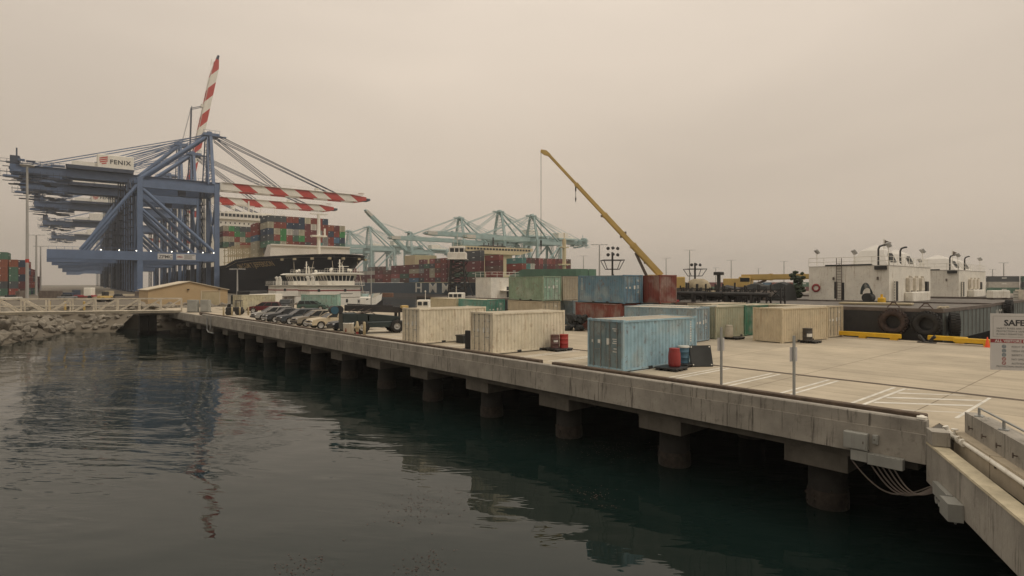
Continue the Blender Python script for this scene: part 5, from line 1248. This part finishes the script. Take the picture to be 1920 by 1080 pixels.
# ------------------------------------------------------------------ barges
def tire(m, R_, r, w, n=26, mi=0, M=None):
    prof = []
    for k in range(12):
        a = 2*math.pi*k/12; prof.append((R_-r+r*math.cos(a), w*.5*math.sin(a)*1.15 if abs(math.sin(a)) < .99 else w*.5*math.sin(a)))
    prof.append(prof[0]); m.lathe(prof, n, mi, M)
    for k in range(n):
        a = 2*math.pi*k/n
        for s in (-1, 1):
            m.box(R_-.05, R_+.07, -.05, .08, min(0, s*w*.46), max(0, s*w*.46), mi, (M or Matrix()) @ Matrix.Rotation(a+(.06 if s > 0 else -.06), 4, 'Z'))
    return m
def barge(name, label, x0, x1, y0, y1, rake=4.5, side='hull_black', end='hull_slate', zd=2.3):
    t = thing(name, label, 'barge', (x0, y0, 0))
    L_, B_ = y1-y0, x1-x0
    m = MB(); poly = [(0, zd), (0, -.1), (rake, WZ-.4), (L_-rake, WZ-.4), (L_, -.1), (L_, zd)]
    n = 6
    vs = [(0, a, b) for a, b in poly]+[(B_, a, b) for a, b in poly]
    m.add(vs, [tuple(range(n)), tuple(range(2*n-1, n-1, -1))], 0); m.add(vs, [(1, 2, n+2, n+1), (2, 3, n+3, n+2), (3, 4, n+4, n+3)], 0); m.add(vs, [(0, 1, n+1, n), (4, 5, n+5, n+4)], 1); m.build('hull', [side, end], t)
    m = MB(); m.box(.02, B_-.02, .02, L_-.02, zd+.003, zd+.02); m.build('deck', 'barge_deck', t)
    m = MB(); m.box(-.06, .12, -.06, L_+.06, zd-.14, zd+.14); m.box(.12, B_, -.06, .12, zd-.14, zd+.14); m.build('gunwale', 'rail_steel', t)
    if end == 'hull_slate':
        m = MB()
        for k in range(int(B_/1.5)): m = MB(); m.box(.6+k*1.5, .66+k*1.5, -.03, 0, -.05, zd-.15); m.build('rub_strip', 'rail_steel', t)
    return t
ZD = 2.32
barge('deck_barge', 'black deck barge hung with big tyres beside the yellow rail', 54.5, 73.6, 12.0, 62)
barge('deck_barge', 'slate hulled barge carrying the nearer white deckhouse', 74.6, 99, 12.4, 66, side='hull_black')
barge('deck_barge', 'farther barge carrying the second white deckhouse', 107, 134, 13, 66)
barge('deck_barge', 'barge carrying the white block house behind the pale green container', 68.3, 84, 79, 109, zd=1.6)
for (x, y, z, r, mt, l, rz) in ((54.1, 15.2, 1.3, 1.0, 'rubber_brown', 'left big tyre fender, brown with dirt, on the black barge', 90), (54.1, 12.95, 1.25, .95, 'rubber', 'middle big tyre fender on the black barge', 90), (55.3, 11.45, 1.2, .9, 'rubber', 'right tyre fender turned round the black barge corner', 20), (80.3, 11.9, 1.7, .9, 'rubber', 'lone tyre fender on the slate barge end', 0)):
    m = MB(); tire(m, r, .25, .62); o = m.build('tyre_fender', mt); o.location = (x, y, z); o.rotation_euler = (R(90), 0, R(rz)); tag(o, l, 'tyre fender', 'tyre fenders on the barges')
o = text('JACONA T', 1.35, 'hull_lettering', 'grey_white', bpy.data.objects['deck_barge.001'], frame((1.6, -.08, 1.15-.35), (1, 0, 0), (0, 0, 1)), .01, bold=.01)
def deckhouse(label, x, y, Lx, Ly, h, z=ZD, rich=True, mark=0):
    # near left corner at (x, y): -X face Ly long, -Y face Lx long
    t = thing('deckhouse', label, 'deckhouse', (x, y, z), 0, 'white deckhouses on the barges')
    m = MB(); m.box(0, Lx, 0, Ly, .02, h); m.build('wall', 'white_worn', t)
    m = MB(); m.box(-.05, Lx+.05, -.05, Ly+.05, h, h+.06); m.build('roof', 'grey_white', t)
    m = MB()
    n = int(Ly/1.5)
    for zz in (.55, 1.05): m.beam((0, 0, h+zz), (0, Ly, h+zz), .05); m.beam((0, 0, h+zz), (Lx, 0, h+zz), .05); m.beam((Lx, 0, h+zz), (Lx, Ly, h+zz), .05)
    for k in range(n+1): m.beam((0, Ly*k/n, h), (0, Ly*k/n, h+1.05), .05)
    for k in range(int(Lx/1.5)+1): m.beam((k*1.5, 0, h), (k*1.5, 0, h+1.05), .05)
    m.build('railing', 'white_paint', t)
    if not rich:
        m = MB(); m.box(Lx*.55, Lx*.55+.8, -.06, -.01, .2, 2.2); m.build('door', 'ship_glass', t)
        m = MB(); m.box(Lx*.3, Lx*.75, -1.3, -.02, 1.4, 1.5); [m.beam((Lx*.3, -.1, .6+.35*k), (Lx*.3+.6, -.1, .6+.35*k), .05) for k in range(8)]; m.beam((Lx*.75, -1.2, 1.5), (Lx*.95, -1.2, .1), .1); m.build('stair', 'white_worn', t); return t
    yl = Ly*.565
    m = MB(); m.beam((-.16, yl, .1), (-.16, yl, h+1), .06); m.beam((-.16, yl+.55, .1), (-.16, yl+.55, h+1), .06)
    for k in range(14): m.beam((-.16, yl, .3+k*.32), (-.16, yl+.55, .3+k*.32), .045)
    m.build('ladder', 'rail_steel', t)
    m = MB(); m.box(-.012, -.003, yl-.25, yl+.02, .15, 2.2); m.box(-.012, -.003, yl+.5, yl+.85, .3, 2.3); m.build('rust_stain', 'hull_black', t)
    if mark == 0: m = MB(); ring(m, 0, 0, 0, .40, .11); o = m.build('life_ring', 'sign_red', t, (-.12, Ly*.90, 1.55), (0, 0, R(90)))
    for yy in (Ly*.66, Ly*.12): q = MB(); q.bbox(-.22, -.01, yy, yy+.16, 2.5, 2.85, .03); q.build('wall_lamp', 'rail_steel', t)
    # floodlights on stalks
    for (a, b, hh) in ((.2, Ly*.90, 1.7), (.2, Ly*.42, 1.5), (Lx*.05, .3, 2.2), (Lx*.86, .3, 2.0)):
        q = MB(); q.beam((a, b, h), (a, b, h+hh), .07); q.build('lamp_stalk', 'white_paint', t)
        q = MB(); q.bbox(-.4, .4, -.14, .14, -.28, .28, .03, 0, Matrix.Translation((a, b, h+hh+.15)) @ Matrix.Rotation(R(35), 4, 'Z') @ Matrix.Rotation(R(-35), 4, 'X')); q.build('floodlight', 'lamp_grey', t)
    # fabric shelters on the roof
    for k, (a, b, w, l, hh) in enumerate(((1.2, Ly*.06, 5.4, Ly*.46, 2.6), (8.0, Ly*.06, 5.0, Ly*.4, 2.3))):
        m = MB(); m.add([(a, b, h+.1), (a+w, b, h+.1), (a+w, b+l, h+.1), (a, b+l, h+.1), (a+w*.25, b+l*.2, h+hh*.72), (a+w*.75, b+l*.2, h+hh*.72), (a+w*.75, b+l*.8, h+hh*.72), (a+w*.25, b+l*.8, h+hh*.72), (a+w*.5, b+l*.5, h+hh)],
                        [(0, 1, 5, 4), (1, 2, 6, 5), (2, 3, 7, 6), (3, 0, 4, 7), (4, 5, 8), (5, 6, 8), (6, 7, 8), (7, 4, 8)]); sh = m.build('fabric_shelter', 'fabric_white', t)
        m = MB(); u = .72*hh
        m.add([(a+w*.3, b+.02+l*.05, h+.35+.1), (a+w*.7, b+.02+l*.05, h+.35+.1), (a+w*.62, b+l*.15, h+u*.8), (a+w*.36, b+l*.15, h+u*.8)], [(0, 1, 2, 3)]) ; m.v = [v+Vector((0, -.12, .05)) for v in m.v]; m.build('opening', 'tarp', sh)
    # exhaust pipes with bent tops
    for a, b in ((.45, 1.2), (Lx*.42, .8)):
        q = MB(); q.path([(a, b, h-.4), (a, b, h+1.9), (a+.1, b-.1, h+2.2), (a+.4, b-.4, h+2.35), (a+.6, b-.5, h+2.35)], .10, 10); q.build('exhaust_pipe', 'steel_dark', t)
    q = MB(); q.bbox(-.3, .02, .2, 1.4, h-.45, h-.02, .03); q.build('vent_box', 'steel_dark', t)
    q = MB(); q.box(-.08, .2, Ly*.2, Ly*.78, h+.06, h+.22); q.build('hose_bundle', 'tarp', t)
    m = MB(); m.beam((3.4, 1.5, h), (3.4, 1.5, h+3.2), .1); m.build('flag_pole', 'white_paint', t); m = MB(); m.add([(3.45, 1.45, h+3.1), (3.45, 1.45, h+2.5), (4.2, .9, h+2.75)], [(0, 1, 2)]); m.v += [v+Vector((.02, .02, 0)) for v in m.v]; m.f += [[3, 4, 5], [0, 1, 4, 3], [1, 2, 5, 4], [2, 0, 3, 5]]; m.m += [0]*4; m.sm += [False]*4; m.build('pennant', 'rail_steel', t)
    # white louvred vents, bottles and rusty gear on the -Y face
    rn = random.Random(3+mark)
    for k in range(3):
        a = 6.0+k*2.5; q = MB(); q.bbox(a, a+1.3, -.4, -.01, 1.25, 2.75, .05); q.tube((a+.3, -.3, 2.7), (a+.3, -.3, 3.0), .09, 8); q.tube((a+.9, -.3, 2.7), (a+.9, -.3, 3.0), .09, 8); q.build('vent_locker', 'white_gear', t)
        q = MB()
        for j in range(4): q.beam((a+1.45+.12*j, -.2, rn.uniform(1.0, 1.4)), (a+1.4+.12*j, -.2, rn.uniform(2.5, 2.9)), .06)
        q.build('pipework', 'rail_steel', t)
    for a in (1.4, 13.8): q = MB(); q.bbox(a, a+.95, -.25, -.01, .1, 2.35, .05); q.build('door', 'steel_dark', t); 
    q = MB(); q.beam((.75, -.25, .1), (.75, -.25, 2.5), .07); q.beam((1.25, -.25, .1), (1.25, -.25, 2.5), .07); [q.beam((.75, -.25, .3+.3*k), (1.25, -.25, .3+.3*k), .05) for k in range(8)]; q.build('ladder', 'white_paint', t)
    q = MB(); q.bbox(5.5, 12.5, -.9, -.02, .02, 1.1, .1); q.build('bench_locker', 'white_worn', t)
    return t
deckhouse('nearer white deckhouse with railed roof, ladder and a red life ring', 74.8, 21.4, 16.4, 8.6, 4.1)
deckhouse('second white deckhouse, farther back at the right', 109.5, 22.1, 18.5, 12, 4.1, mark=1)
deckhouse('plain white block house behind the upper pale green container', 68.6, 84, 7, 4.6, 3.9, 1.62, rich=False)
# gear on the black barge
t = thing('hose_reel', 'black hose reel with loops beside the white deckhouse', 'hose reel', (70.8, 22.2, ZD)); m = MB(); m.tube((-.6, 0, .55), (.6, 0, .55), .5, 16); m.box(-.8, .8, -.7, .7, 0, .15); m.build('drum', 'tarp', t)
for k in range(5): q = MB(); q.path([(-.4+.2*k, .5*math.cos(a)+.1*k, .9+(.75+.12*k)*math.sin(a)) for a in [math.pi*i/12 for i in range(13)]], .05, 6); q.build('hose_loop', 'machine_green', t)
t = thing('yellow_pump', 'small yellow pump on the deck by the hose reel', 'pump', (70.3, 20.8, ZD)); m = MB(); m.bbox(-.4, .4, -.3, .3, .1, .6, .08); m.tube((0, 0, .6), (0, 0, .95), .12, 10); m.build('body', 'yellow_rail', t); m = MB(); m.box(-.5, .5, -.4, .4, .02, .1); m.build('skid', 'steel_dark', t)
q = MB(); q.bbox(-3.0, 3.0, -1.2, 1.2, .05, .22, .03); o = q.build('steel_plate', 'beige_steel'); o.location = (64.5, 19.6, ZD); o.rotation_euler = (0, 0, R(100)); tag(o, 'pale flat steel plate lying on the black barge deck', 'plate')
for (x, y, l) in ((58.5, 16.4, 'left rusty frame on the black barge deck edge'), (57.5, 13.8, 'right rusty frame on the black barge deck edge')):
    t = thing('guard_stand', l, 'stand', (x, y, ZD)); t.scale = (.6, .6, .6); m = MB(); m.beam((0, -.8, 0), (0, -.2, .7), .12); m.beam((0, .8, 0), (0, .2, .7), .12); m.beam((0, -.3, .7), (0, .3, .7), .14); m.beam((0, -.5, .35), (0, .5, .35), .1); m.build('bent_bar', 'frame_rust', t, color=(.10, .06, .045))
t = thing('rope_pile', 'pale heap of rope and a pink buoy at the barge corner', 'rope', (57.6, 12.7, ZD)); m = MB(); [rock(m, Vector((random.uniform(-.6, .6), random.uniform(-.3, .3), .1)), .22) for _ in range(9)]; m.build('rope', 'rope', t)
# drums and small gear at the second deckhouse
for (xc, zc, l, c) in ((68.6, 84, 'black drum lying on the slate barge by the second deckhouse', (.02, .02, .02)), (66.0, 76.5, 'white drum on the slate barge near the second deckhouse', (.5, .48, .42))):
    p = cw(xc, zc, ZD); drum('steel_drum', l, c, p.x, p.y, 1.1, .5, on=ZD)
t = thing('white_tank', 'white low tank on the slate barge deck in front of the gap between deckhouses', 'tank', cw(63.0, 76, ZD), -HEAD); m = MB(); m.bbox(-1.2, 1.2, -.5, .5, .25, 1.2, .1); m.build('tank', 'white_worn', t); m = MB(); [m.box(a, a+.15, -.5, .5, .02, .25) for a in (-1, .85)]; m.build('leg', 'rail_steel', t)
t = thing('white_windlass', 'off white windlass on the slate barge at the far right', 'windlass', cw(67, 76.0, ZD), -HEAD)
m = MB(); m.tube((-1.0, 0, .7), (1.0, 0, .7), .5, 14); m.box(-1.3, -1.05, -.6, .6, .02, 1.3); m.box(1.05, 1.3, -.6, .6, .02, 1.3); m.tube((-.3, -.6, .9), (-.3, -.6, 1.9), .12, 8); m.build('winch', 'white_gear', t)
# clutter on the barge behind the containers: pipes, frames, tarpaulin, float, light towers
t = thing('mooring_float', 'big tan cylindrical float lying on the barge right of the red container', 'float', (70.5, 42.5, ZD), R(-50))
m = MB(); m.lathe([(0, -1.6), (.5, -1.55), (1.05, -1.2), (1.3, -.7), (1.35, 0), (1.3, .7), (1.05, 1.2), (.5, 1.55), (0, 1.6)], 20, 0, Matrix.Translation((0, 0, 1.4)) @ Matrix.Rotation(R(90), 4, 'Y')); m.build('shell', 'float_tan', t); m = MB(); m.box(-1, 1, -.8, .8, 0, .3); m.build('cradle', 'steel_dark', t)
t = thing('tarpaulin_cover', 'black tarpaulin draped over a long stack on the barge', 'tarpaulin', (73.0, 32.5, ZD), R(90))
m = MB(); nx = 14; vs = []
for i in range(nx+1):
    h = 1.9+.25*math.sin(i*1.3)+(.2 if i < 6 else -.45*(i-6)/8); x = i*.75-1
    for (y, f) in ((-2.0, 0), (-1.6, .55), (-1.0, .92), (0, 1), (1, .92), (1.7, .5), (2.0, 0)): vs.append((x, y+random.uniform(-.12, .12), h*f+random.uniform(-.05, .05)*(f > 0)))
m.add(vs, [(i*7+j, i*7+j+1, (i+1)*7+j+1, (i+1)*7+j) for i in range(nx) for j in range(6)]+[tuple(range(7)), tuple(nx*7+j for j in range(6, -1, -1))]); m.build('sheet', 'tarp', t)
rn = random.Random(21)
for i in range(9):
    x = 58.5+i*1.5; y0 = .43*x+1.5+rn.random()*4; y1 = y0+10+rn.random()*10; z = .25+rn.choice((0, .35, .7)); r = rn.choice((.16, .2, .28))
    m = MB(); m.tube((0, 0, z), (0, y1-y0, z+rn.uniform(-.1, .3)), r, 10)
    for s in (.1, .5, .9): m.box(-r-.1, r+.1, (y1-y0)*s, (y1-y0)*s+.2, .02, z-.02)
    for s in (.3, .7): m.tube((0, (y1-y0)*s, z), (0, (y1-y0)*s+.15, z), r*1.5, 10)
    o = m.build('dredge_pipe', rn.choice(['steel_dark', 'rubber', 'rail_steel'])); o.location = (x, y0, ZD); tag(o, '%s dark flanged pipe lying along the barge, counted from the wharf side' % ORD[i], 'pipe', 'pipes on the black barge')
for i in range(6):
    x, y = 61+i*1.9, 29+i*3.6; t = thing('steel_rack', '%s dark steel rack of braced posts on the barge, from the right' % ORD[i], 'rack', (x, y, ZD), R(80+rn.uniform(-8, 8)), 'steel racks on the black barge'); m = MB()
    for a in (-2.2, -.7, .7, 2.2): m.beam((a, 0, 0), (a, 0, 1.7+rn.random()*.5), .14); m.beam((a, .9, 0), (a, .9, 1.6), .12)
    for a in (-2.2, -.7, .7): m.beam((a, 0, .2), (a+1.5, 0, 1.5), .1); m.beam((a, .9, 1.5), (a+1.5, .9, .2), .1)
    for z in (.7, 1.4): m.beam((-2.3, 0, z), (2.3, 0, z), .13)
    m.build('frame', 'steel_dark', t); q = MB(); [q.bbox(rn.uniform(-2, 1), rn.uniform(1.1, 2), 0, .8, .72, 1.0+rn.random()*.3, .05) for _ in range(2)]; q.build('load', rn.choice(['beige_steel', 'barge_deck', 'rail_steel']), t)
q = MB(); q.bbox(-.6, .6, -.35, .35, 0, .25, .05); o = q.build('bundle', 'sign_red'); o.location = cw(18.2, 66, ZD); tag(o, 'small pinkish bundle on the barge deck left of the tan float', 'bundle')
t = thing('white_skid_tank', 'long whitish tank behind the float on the barge', 'tank', (72.3, 49.5, ZD), R(95)); m = MB(); m.tube((-2, 0, 1.2), (2, 0, 1.2), .55, 14); m.build('tank', 'white_gear', t); m = MB(); [m.box(a, a+.3, -.5, .5, .02, .75) for a in (-1.5, 1.2)]; m.build('saddle', 'steel_dark', t)
def light_tower(label, p, h, s=1.0, n=2):
    t = thing('light_tower', label, 'light tower', p, R(-41)); m = MB(); m.beam((0, 0, 0), (0, 0, h), .22*s); m.beam((0, 0, h*.55), (1.3*s, 0, 0), .12*s); m.beam((0, 0, h*.55), (.5*s, 1.3*s, 0), .12*s); m.build('mast', 'steel_dark', t)
    m = MB(); w = 1.35*s
    for a, b in ((-w, -w), (w, -w), (w, w), (-w, w)): m.beam((a*.6, b*.6, h*.62), (a, b, h*.82), .07*s)
    for (z, k) in ((h*.62, .6), (h*.82, 1)):
        for a, b in (((-w*k, -w*k, z), (w*k, -w*k, z)), ((w*k, -w*k, z), (w*k, w*k, z)), ((w*k, w*k, z), (-w*k, w*k, z)), ((-w*k, w*k, z), (-w*k, -w*k, z))): m.beam(a, b, .09*s)
    m.beam((-w*.6, 0, h*.62), (w*.6, 0, h*.62), .1); m.build('crow_basket', 'steel_dark', t)
    for z in [h*(.93+.14*k) for k in range(n)]:
        for a in (-.55, .0, .55): q = MB(); q.lathe([(0, .0), (.14*s, .05), (.24*s, .26*s), (.2*s, .3*s), (0, .3*s)], 12, 0, Matrix.Translation((a*s, -.25, z)) @ Matrix.Rotation(R(60+abs(a)*30), 4, 'X') @ Matrix.Rotation(R(a*40), 4, 'Y')); q.build('floodlight', 'steel_dark', t)
    return t
light_tower('taller work light tower with a basket above the blue container stack', cw(15.4, 90, ZD), 6.9, 1.15, 2)
light_tower('shorter work light tower on braced legs right of the red container', cw(27.6, 88.5, ZD), 5.2, 1.0, 1)
t = thing('vent_stack', 'dark capped stack rising from the barge under the yellow boom', 'stack', cw(29.6, 84, ZD), 0); m = MB(); m.tube((0, 0, 0), (0, 0, 3.3), .26, 12); m.build('pipe', 'steel_dark', t); m = MB(); m.bbox(-.55, .55, -.55, .55, 3.3, 3.75, .08); m.build('cap', 'steel_dark', t)
t = thing('bushy_net_roll', 'tall dark green roll of netting standing left of the white deckhouse', 'netting', cw(37.5, 77, ZD), 0); m = MB()
for k in range(40): rock(m, Vector((random.uniform(-.7, .7), random.uniform(-.7, .7), .3+random.uniform(0, 3.3))), random.uniform(.3, .5))
m.build('netting', 'foliage_dark', t)
# ------------------------------------------------------------------ yellow cranes
def tele(label, base, rz, tilt, L_, w0, w1, droop=True, body=True):
    # local: +x is the boom direction in plan
    t = thing('telescopic_crane', label, 'mobile crane', base, rz)
    m = MB(); n = 4; Mx = Matrix.Translation((0, 0, 3.2)) @ Matrix.Rotation(-tilt, 4, 'Y')
    for k in range(n):
        a, b = L_*k/n-(.4 if k else 0), L_*(k+1)/n; w = w0+(w1-w0)*k/(n-1)
        m.prism([(-w/2*.8, -w*.5), (w/2*.8, -w*.5), (w/2, -w*.3), (w/2, w*.45), (-w/2, w*.45), (-w/2, -w*.3)], 'x', a, b, 0, Mx @ Matrix())
        m.prism([(-w/2*.9, -w*.56), (w/2*.9, -w*.56), (w/2*1.08, -w*.3), (w/2*1.08, w*.52), (-w/2*1.08, w*.52), (-w/2*1.08, -w*.3)], 'x', b-.35, b-.05, 0, Mx)
    bo = m.build('boom', 'yellow_crane', t)
    m = MB(); m.prism([(-.3, -w1*.4), (-.3, w1*.6), (.5, w1*.4), (1.1, -.3), (.9, -.6), (.3, -.5)], 'y', -w1*.5, w1*.5, 0, Mx @ Matrix.Translation((L_, 0, 0))); m.build('boom_head', 'yellow_crane', t)
    if droop:
        tip = Mx @ Vector((L_+1.0, 0, -.4)); m = MB(); m.tube(tip, tip+Vector((0, 0, -12.5)), .035, 5); o = m.build('hoist_rope', 'steel_dark', t)
        m = MB(); m.tube(tip+Vector((0, 0, -12.5)), tip+Vector((0, 0, -14)), .14, 8, r2=.05); m.tube(tip+Vector((0, 0, -14.0)), tip+Vector((0, 0, -14.4)), .05, 6); m.build('hook', 'steel_dark', t)
        p = Mx @ Vector((L_*.74, 0, -w1*.6)); m = MB(); m.tube(p, p+Vector((0, 0, -1.6)), .04, 5); m.tube(p+Vector((0, 0, -1.6)), p+Vector((0, 0, -2.2)), .12, 8, r2=.04); m.tube(p+Vector((0, 0, -.1)), p+Vector((0, 0, -.7)), .1, 6); m.build('hook', 'steel_dark', t)
        for f, s in ((.5, -1), (.33, 1), (.33, -1), (.12, -1)): p = Mx @ Vector((L_*f, 0, s*w0*.5)); q = MB(); q.box(-.12, .12, -.1, .1, -.15, .15, 0, Matrix.Translation(p)); q.build('boom_fitting', 'rail_steel', t)
    m = MB(); m.tube((1.2, 0, 1.6), Mx @ Vector((L_*.2, 0, -w0*.5)), .2, 10); m.build('lift_cylinder', 'rail_steel', t)
    m = MB(); m.bbox(-3, 1.6, -1.3, 1.3, 1.5, 3.0, .1); m.build('turntable', 'yellow_crane', t)
    m = MB(); m.bbox(-.2, 1.7, -1.5, -.55, 1.6, 3.3, .12); m.build('cab', 'yellow_crane', t); m = MB(); m.box(.1, 1.72, -1.52, -1.49, 2.4, 3.1); m.build('window', 'glass', t)
    m = MB(); m.bbox(-4.2, 4.4, -1.35, 1.35, .6, 1.45, .1); m.build('chassis', 'steel_dark', t)
    for a in (-3.2, -1.6, 1.6, 3.2):
        for s in (-1.3, 1.3): q = MB(); q.tube((0, -.25, 0), (0, .25, 0), .6, 16); q.build('wheel', 'rubber', t, (a, s, .61))
    return t
b0 = cw(20.3, 80, ZD); tip = cw(5.0, 81.5, 0); dv = tip-b0; Lh = math.hypot(dv.x, dv.y)
tele('yellow telescopic crane raising its long boom behind the dark red container', b0, math.atan2(dv.y, dv.x), math.atan2(16.9, Lh), math.hypot(16.9, Lh), .85, .38)
b1 = cw(41.2, 105, ZD); e1 = cw(52.5, 96, 0); dv = e1-b1
tele('yellow crane with its boom lowered level across the far barge', b1, math.atan2(dv.y, dv.x), R(.5), math.hypot(dv.x, dv.y)+6, 1.1, .8, droop=False)
# ------------------------------------------------------------------ lattice control tower
t = thing('lattice_tower', 'black lattice tower topped by a white control cabin', 'tower', cw(-12.1, 130, 1.6), -HEAD)
m = MB(); w0, w1, h = 1.9, 1.3, 8.2
for k in range(7):
    z0, z1 = h*k/7, h*(k+1)/7; a, b = w0+(w1-w0)*k/7, w0+(w1-w0)*(k+1)/7; c0 = [(-a, -a), (a, -a), (a, a), (-a, a)]; c1 = [(-b, -b), (b, -b), (b, b), (-b, b)]
    for i in range(4):
        j = (i+1) % 4; m.beam((*c0[i], z0), (*c1[i], z1), .28); m.beam((*c0[i], z0), (*c1[j], z1), .16); m.beam((*c0[j], z0), (*c1[i], z1), .16); m.beam((*c1[i], z1), (*c1[j], z1), .18)
for k in range(6): m.beam((1.6, 1.0, h*k/6), (2.6 if k % 2 else 1.0, 1.0, h*(k+1)/6), .3, .15)
m.beam((1.5, -2, h*.85), (3.6, -2, 0), .18); m.build('lattice', 'steel_dark', t)
m = MB(); m.bbox(-2.0, 2.0, -1.8, 1.8, h, h+1.5, .1); m.bbox(-1.7, 1.7, -1.5, 1.5, h+2.4, h+2.8, .1)
for a in (-1.6, -.5, .5, 1.6): m.beam((a, -1.45, h+1.5), (a, -1.45, h+2.4), .16)
m.build('cabin', 'white_worn', t); m = MB(); m.box(-1.5, 1.5, -1.4, 1.4, h+1.5, h+2.4); m.build('window', 'ship_glass', t)
m = MB(); m.beam((0, 0, h+2.8), (0, 0, h+5.6), .14); m.beam((-1, 0, h+4.4), (1, 0, h+4.4), .1); m.beam((-.9, 0, h+2.8), (-.9, 0, h+4.5), .08); m.beam((1.2, 0, h+2.8), (.6, 0, h+4.2), .08); m.box(-2.3, 2.3, -2.1, 2.1, h-.12, h); m.build('mast', 'grey_white', t)
# ------------------------------------------------------------------ far bits on the terminal
def slab(label, name, cat, xc, zc, w, d, h, mt, rz=0, z=.06):
    q = MB(); q.bbox(-w/2, w/2, -d/2, d/2, 0, h, min(.06, h*.2)); o = q.build(name, mt); o.location = cw(xc, zc, z); o.rotation_euler = (0, 0, -HEAD+R(rz)); return tag(o, label, cat)
slab('long pale concrete beam lying on the bank left of the shed', 'concrete_beam', 'beam', -118, 176, 12.5, 1.4, 1.2, 'tan_roof', -6)
slab('second pale concrete beam lying in front of the longer one', 'concrete_beam', 'beam', -119, 168, 11.0, 1.2, .6, 'tan_roof', 3)
slab('rusty brown stack of plates on the bank', 'plate_stack', 'plates', -104, 160, 7.0, 2.0, .9, 'barge_deck', 3)
slab('dark blue skip beside the pale beams', 'waste_skip', 'skip', -132, 174, 4.2, 2.0, 1.7, 'crane_dark')
t = thing('orange_loader', 'small orange loader parked on the bank by the light masts', 'loader', cw(-97, 118+22), R(20)); m = MB(); m.bbox(-1.5, 1.3, -.8, .8, .6, 1.5, .1); m.build('body', 'yellow_crane', t); m = MB(); m.bbox(-.6, .5, -.6, .6, 1.5, 2.5, .1); m.build('cab', 'steel_dark', t)
for a in (-1, 1):
    for s in (-.8, .8): q = MB(); q.tube((0, -.2, 0), (0, .2, 0), .55, 14); q.build('wheel', 'rubber', t, (a, s, .56))
for i, (xc, zc) in enumerate(((-76.5, 97), (-73.5, 96.5), (-70.0, 96))): 
    t = thing('bollard', 'yellow post %s from the left behind the truss gangway' % ORD[i], 'bollard', cw(xc, zc, .05)); m = MB(); m.tube((0, 0, 0), (0, 0, 1.4), .16, 10); m.tube((0, 0, 1.4), (0, 0, 1.46), .16, 10, r2=.05); m.build('post', 'yellow_crane', t)
for i in range(5):
    p = (-128+i*9, 150+i*7); t = thing('parked_car', ['white', 'grey', 'dark', 'silver', 'red'][i]+' small car far off on the terminal ground at the left', 'car', cw(p[0], p[1], .05), R(30*i)); c = [(.6, .58, .52), (.2, .2, .2), (.03, .03, .03), (.4, .4, .4), (.25, .04, .04)][i]
    m = MB(); m.bbox(-2.2, 2.2, -.9, .9, .35, .95, .15); m.build('body', 'car_paint', t, color=c); m = MB(); m.bbox(-1.3, 1.0, -.8, .8, .95, 1.5, .25); m.build('window', 'glass', t)
    for a in (-1.4, 1.4):
        for s in (-.85, .85): q = MB(); q.tube((0, -.1, 0), (0, .1, 0), .34, 12); q.build('wheel', 'rubber', t, (a, s, .35))
t = thing('straddle_loader', 'red and white yard tractor under the blue cranes', 'yard tractor', cw(-121, 168, .05), R(-30)); m = MB(); m.bbox(-1, 1, -1.2, 1.2, .8, 3.2, .15); m.build('cab', 'white_paint', t); m = MB(); m.bbox(-3.5, 1.4, -1.2, 1.2, .5, 1.1, .1); m.build('chassis', 'sign_red', t)
for a in (-2.8, .6):
    for s in (-1.2, 1.2): q = MB(); q.tube((0, -.2, 0), (0, .2, 0), .5, 14); q.build('wheel', 'rubber', t, (a, s, .51))
# ------------------------------------------------------------------ haze
hz = bpy.data.materials.new('haze'); hz.use_nodes = True; nt = hz.node_tree; nt.nodes.clear()
ou = nt.nodes.new('ShaderNodeOutputMaterial'); pv = nt.nodes.new('ShaderNodeVolumePrincipled'); pv.inputs['Color'].default_value = (.99, .975, .95, 1); pv.inputs['Density'].default_value = .0003; pv.inputs['Anisotropy'].default_value = .3
nt.links.new(pv.outputs[0], ou.inputs['Volume'])
m = MB(); m.box(-3500, 3500, -3500, 3500, -8, 160); MATS['haze'] = hz; o = m.build('haze', 'haze'); o['kind'] = 'stuff'; tag(o, 'thin pale marine haze over the whole harbour', 'haze')
# scattered yard gear on the terminal between the light masts and the cranes
rn = random.Random(9)
for i in range(16):
    xc = -150+i*7.2+rn.uniform(-2, 2); zc = rn.uniform(158, 215); w = rn.uniform(1.5, 6); h = rn.uniform(.6, 2.4)
    q = MB(); q.bbox(-w/2, w/2, -.9, .9, 0, h, .08)
    for k in range(int(w)): q.box(-w/2+k+.3, -w/2+k+.45, -.95, .95, .1, h-.1)
    cn = rn.choice(['rail_steel', 'beige_steel', 'hull_slate', 'barge_deck', 'frame_rust', 'crane_dark', 'lamp_grey']); o = q.build('yard_crate', cn); o.color = (.2, .1, .06, 1)
    o.location = cw(xc, zc, .06); o.rotation_euler = (0, 0, rn.uniform(-.8, .3)-HEAD); tag(o, '%s ribbed yard crate on the terminal ground under the blue cranes, counted from the left' % ORD[i], 'crate', 'yard crates on the terminal')
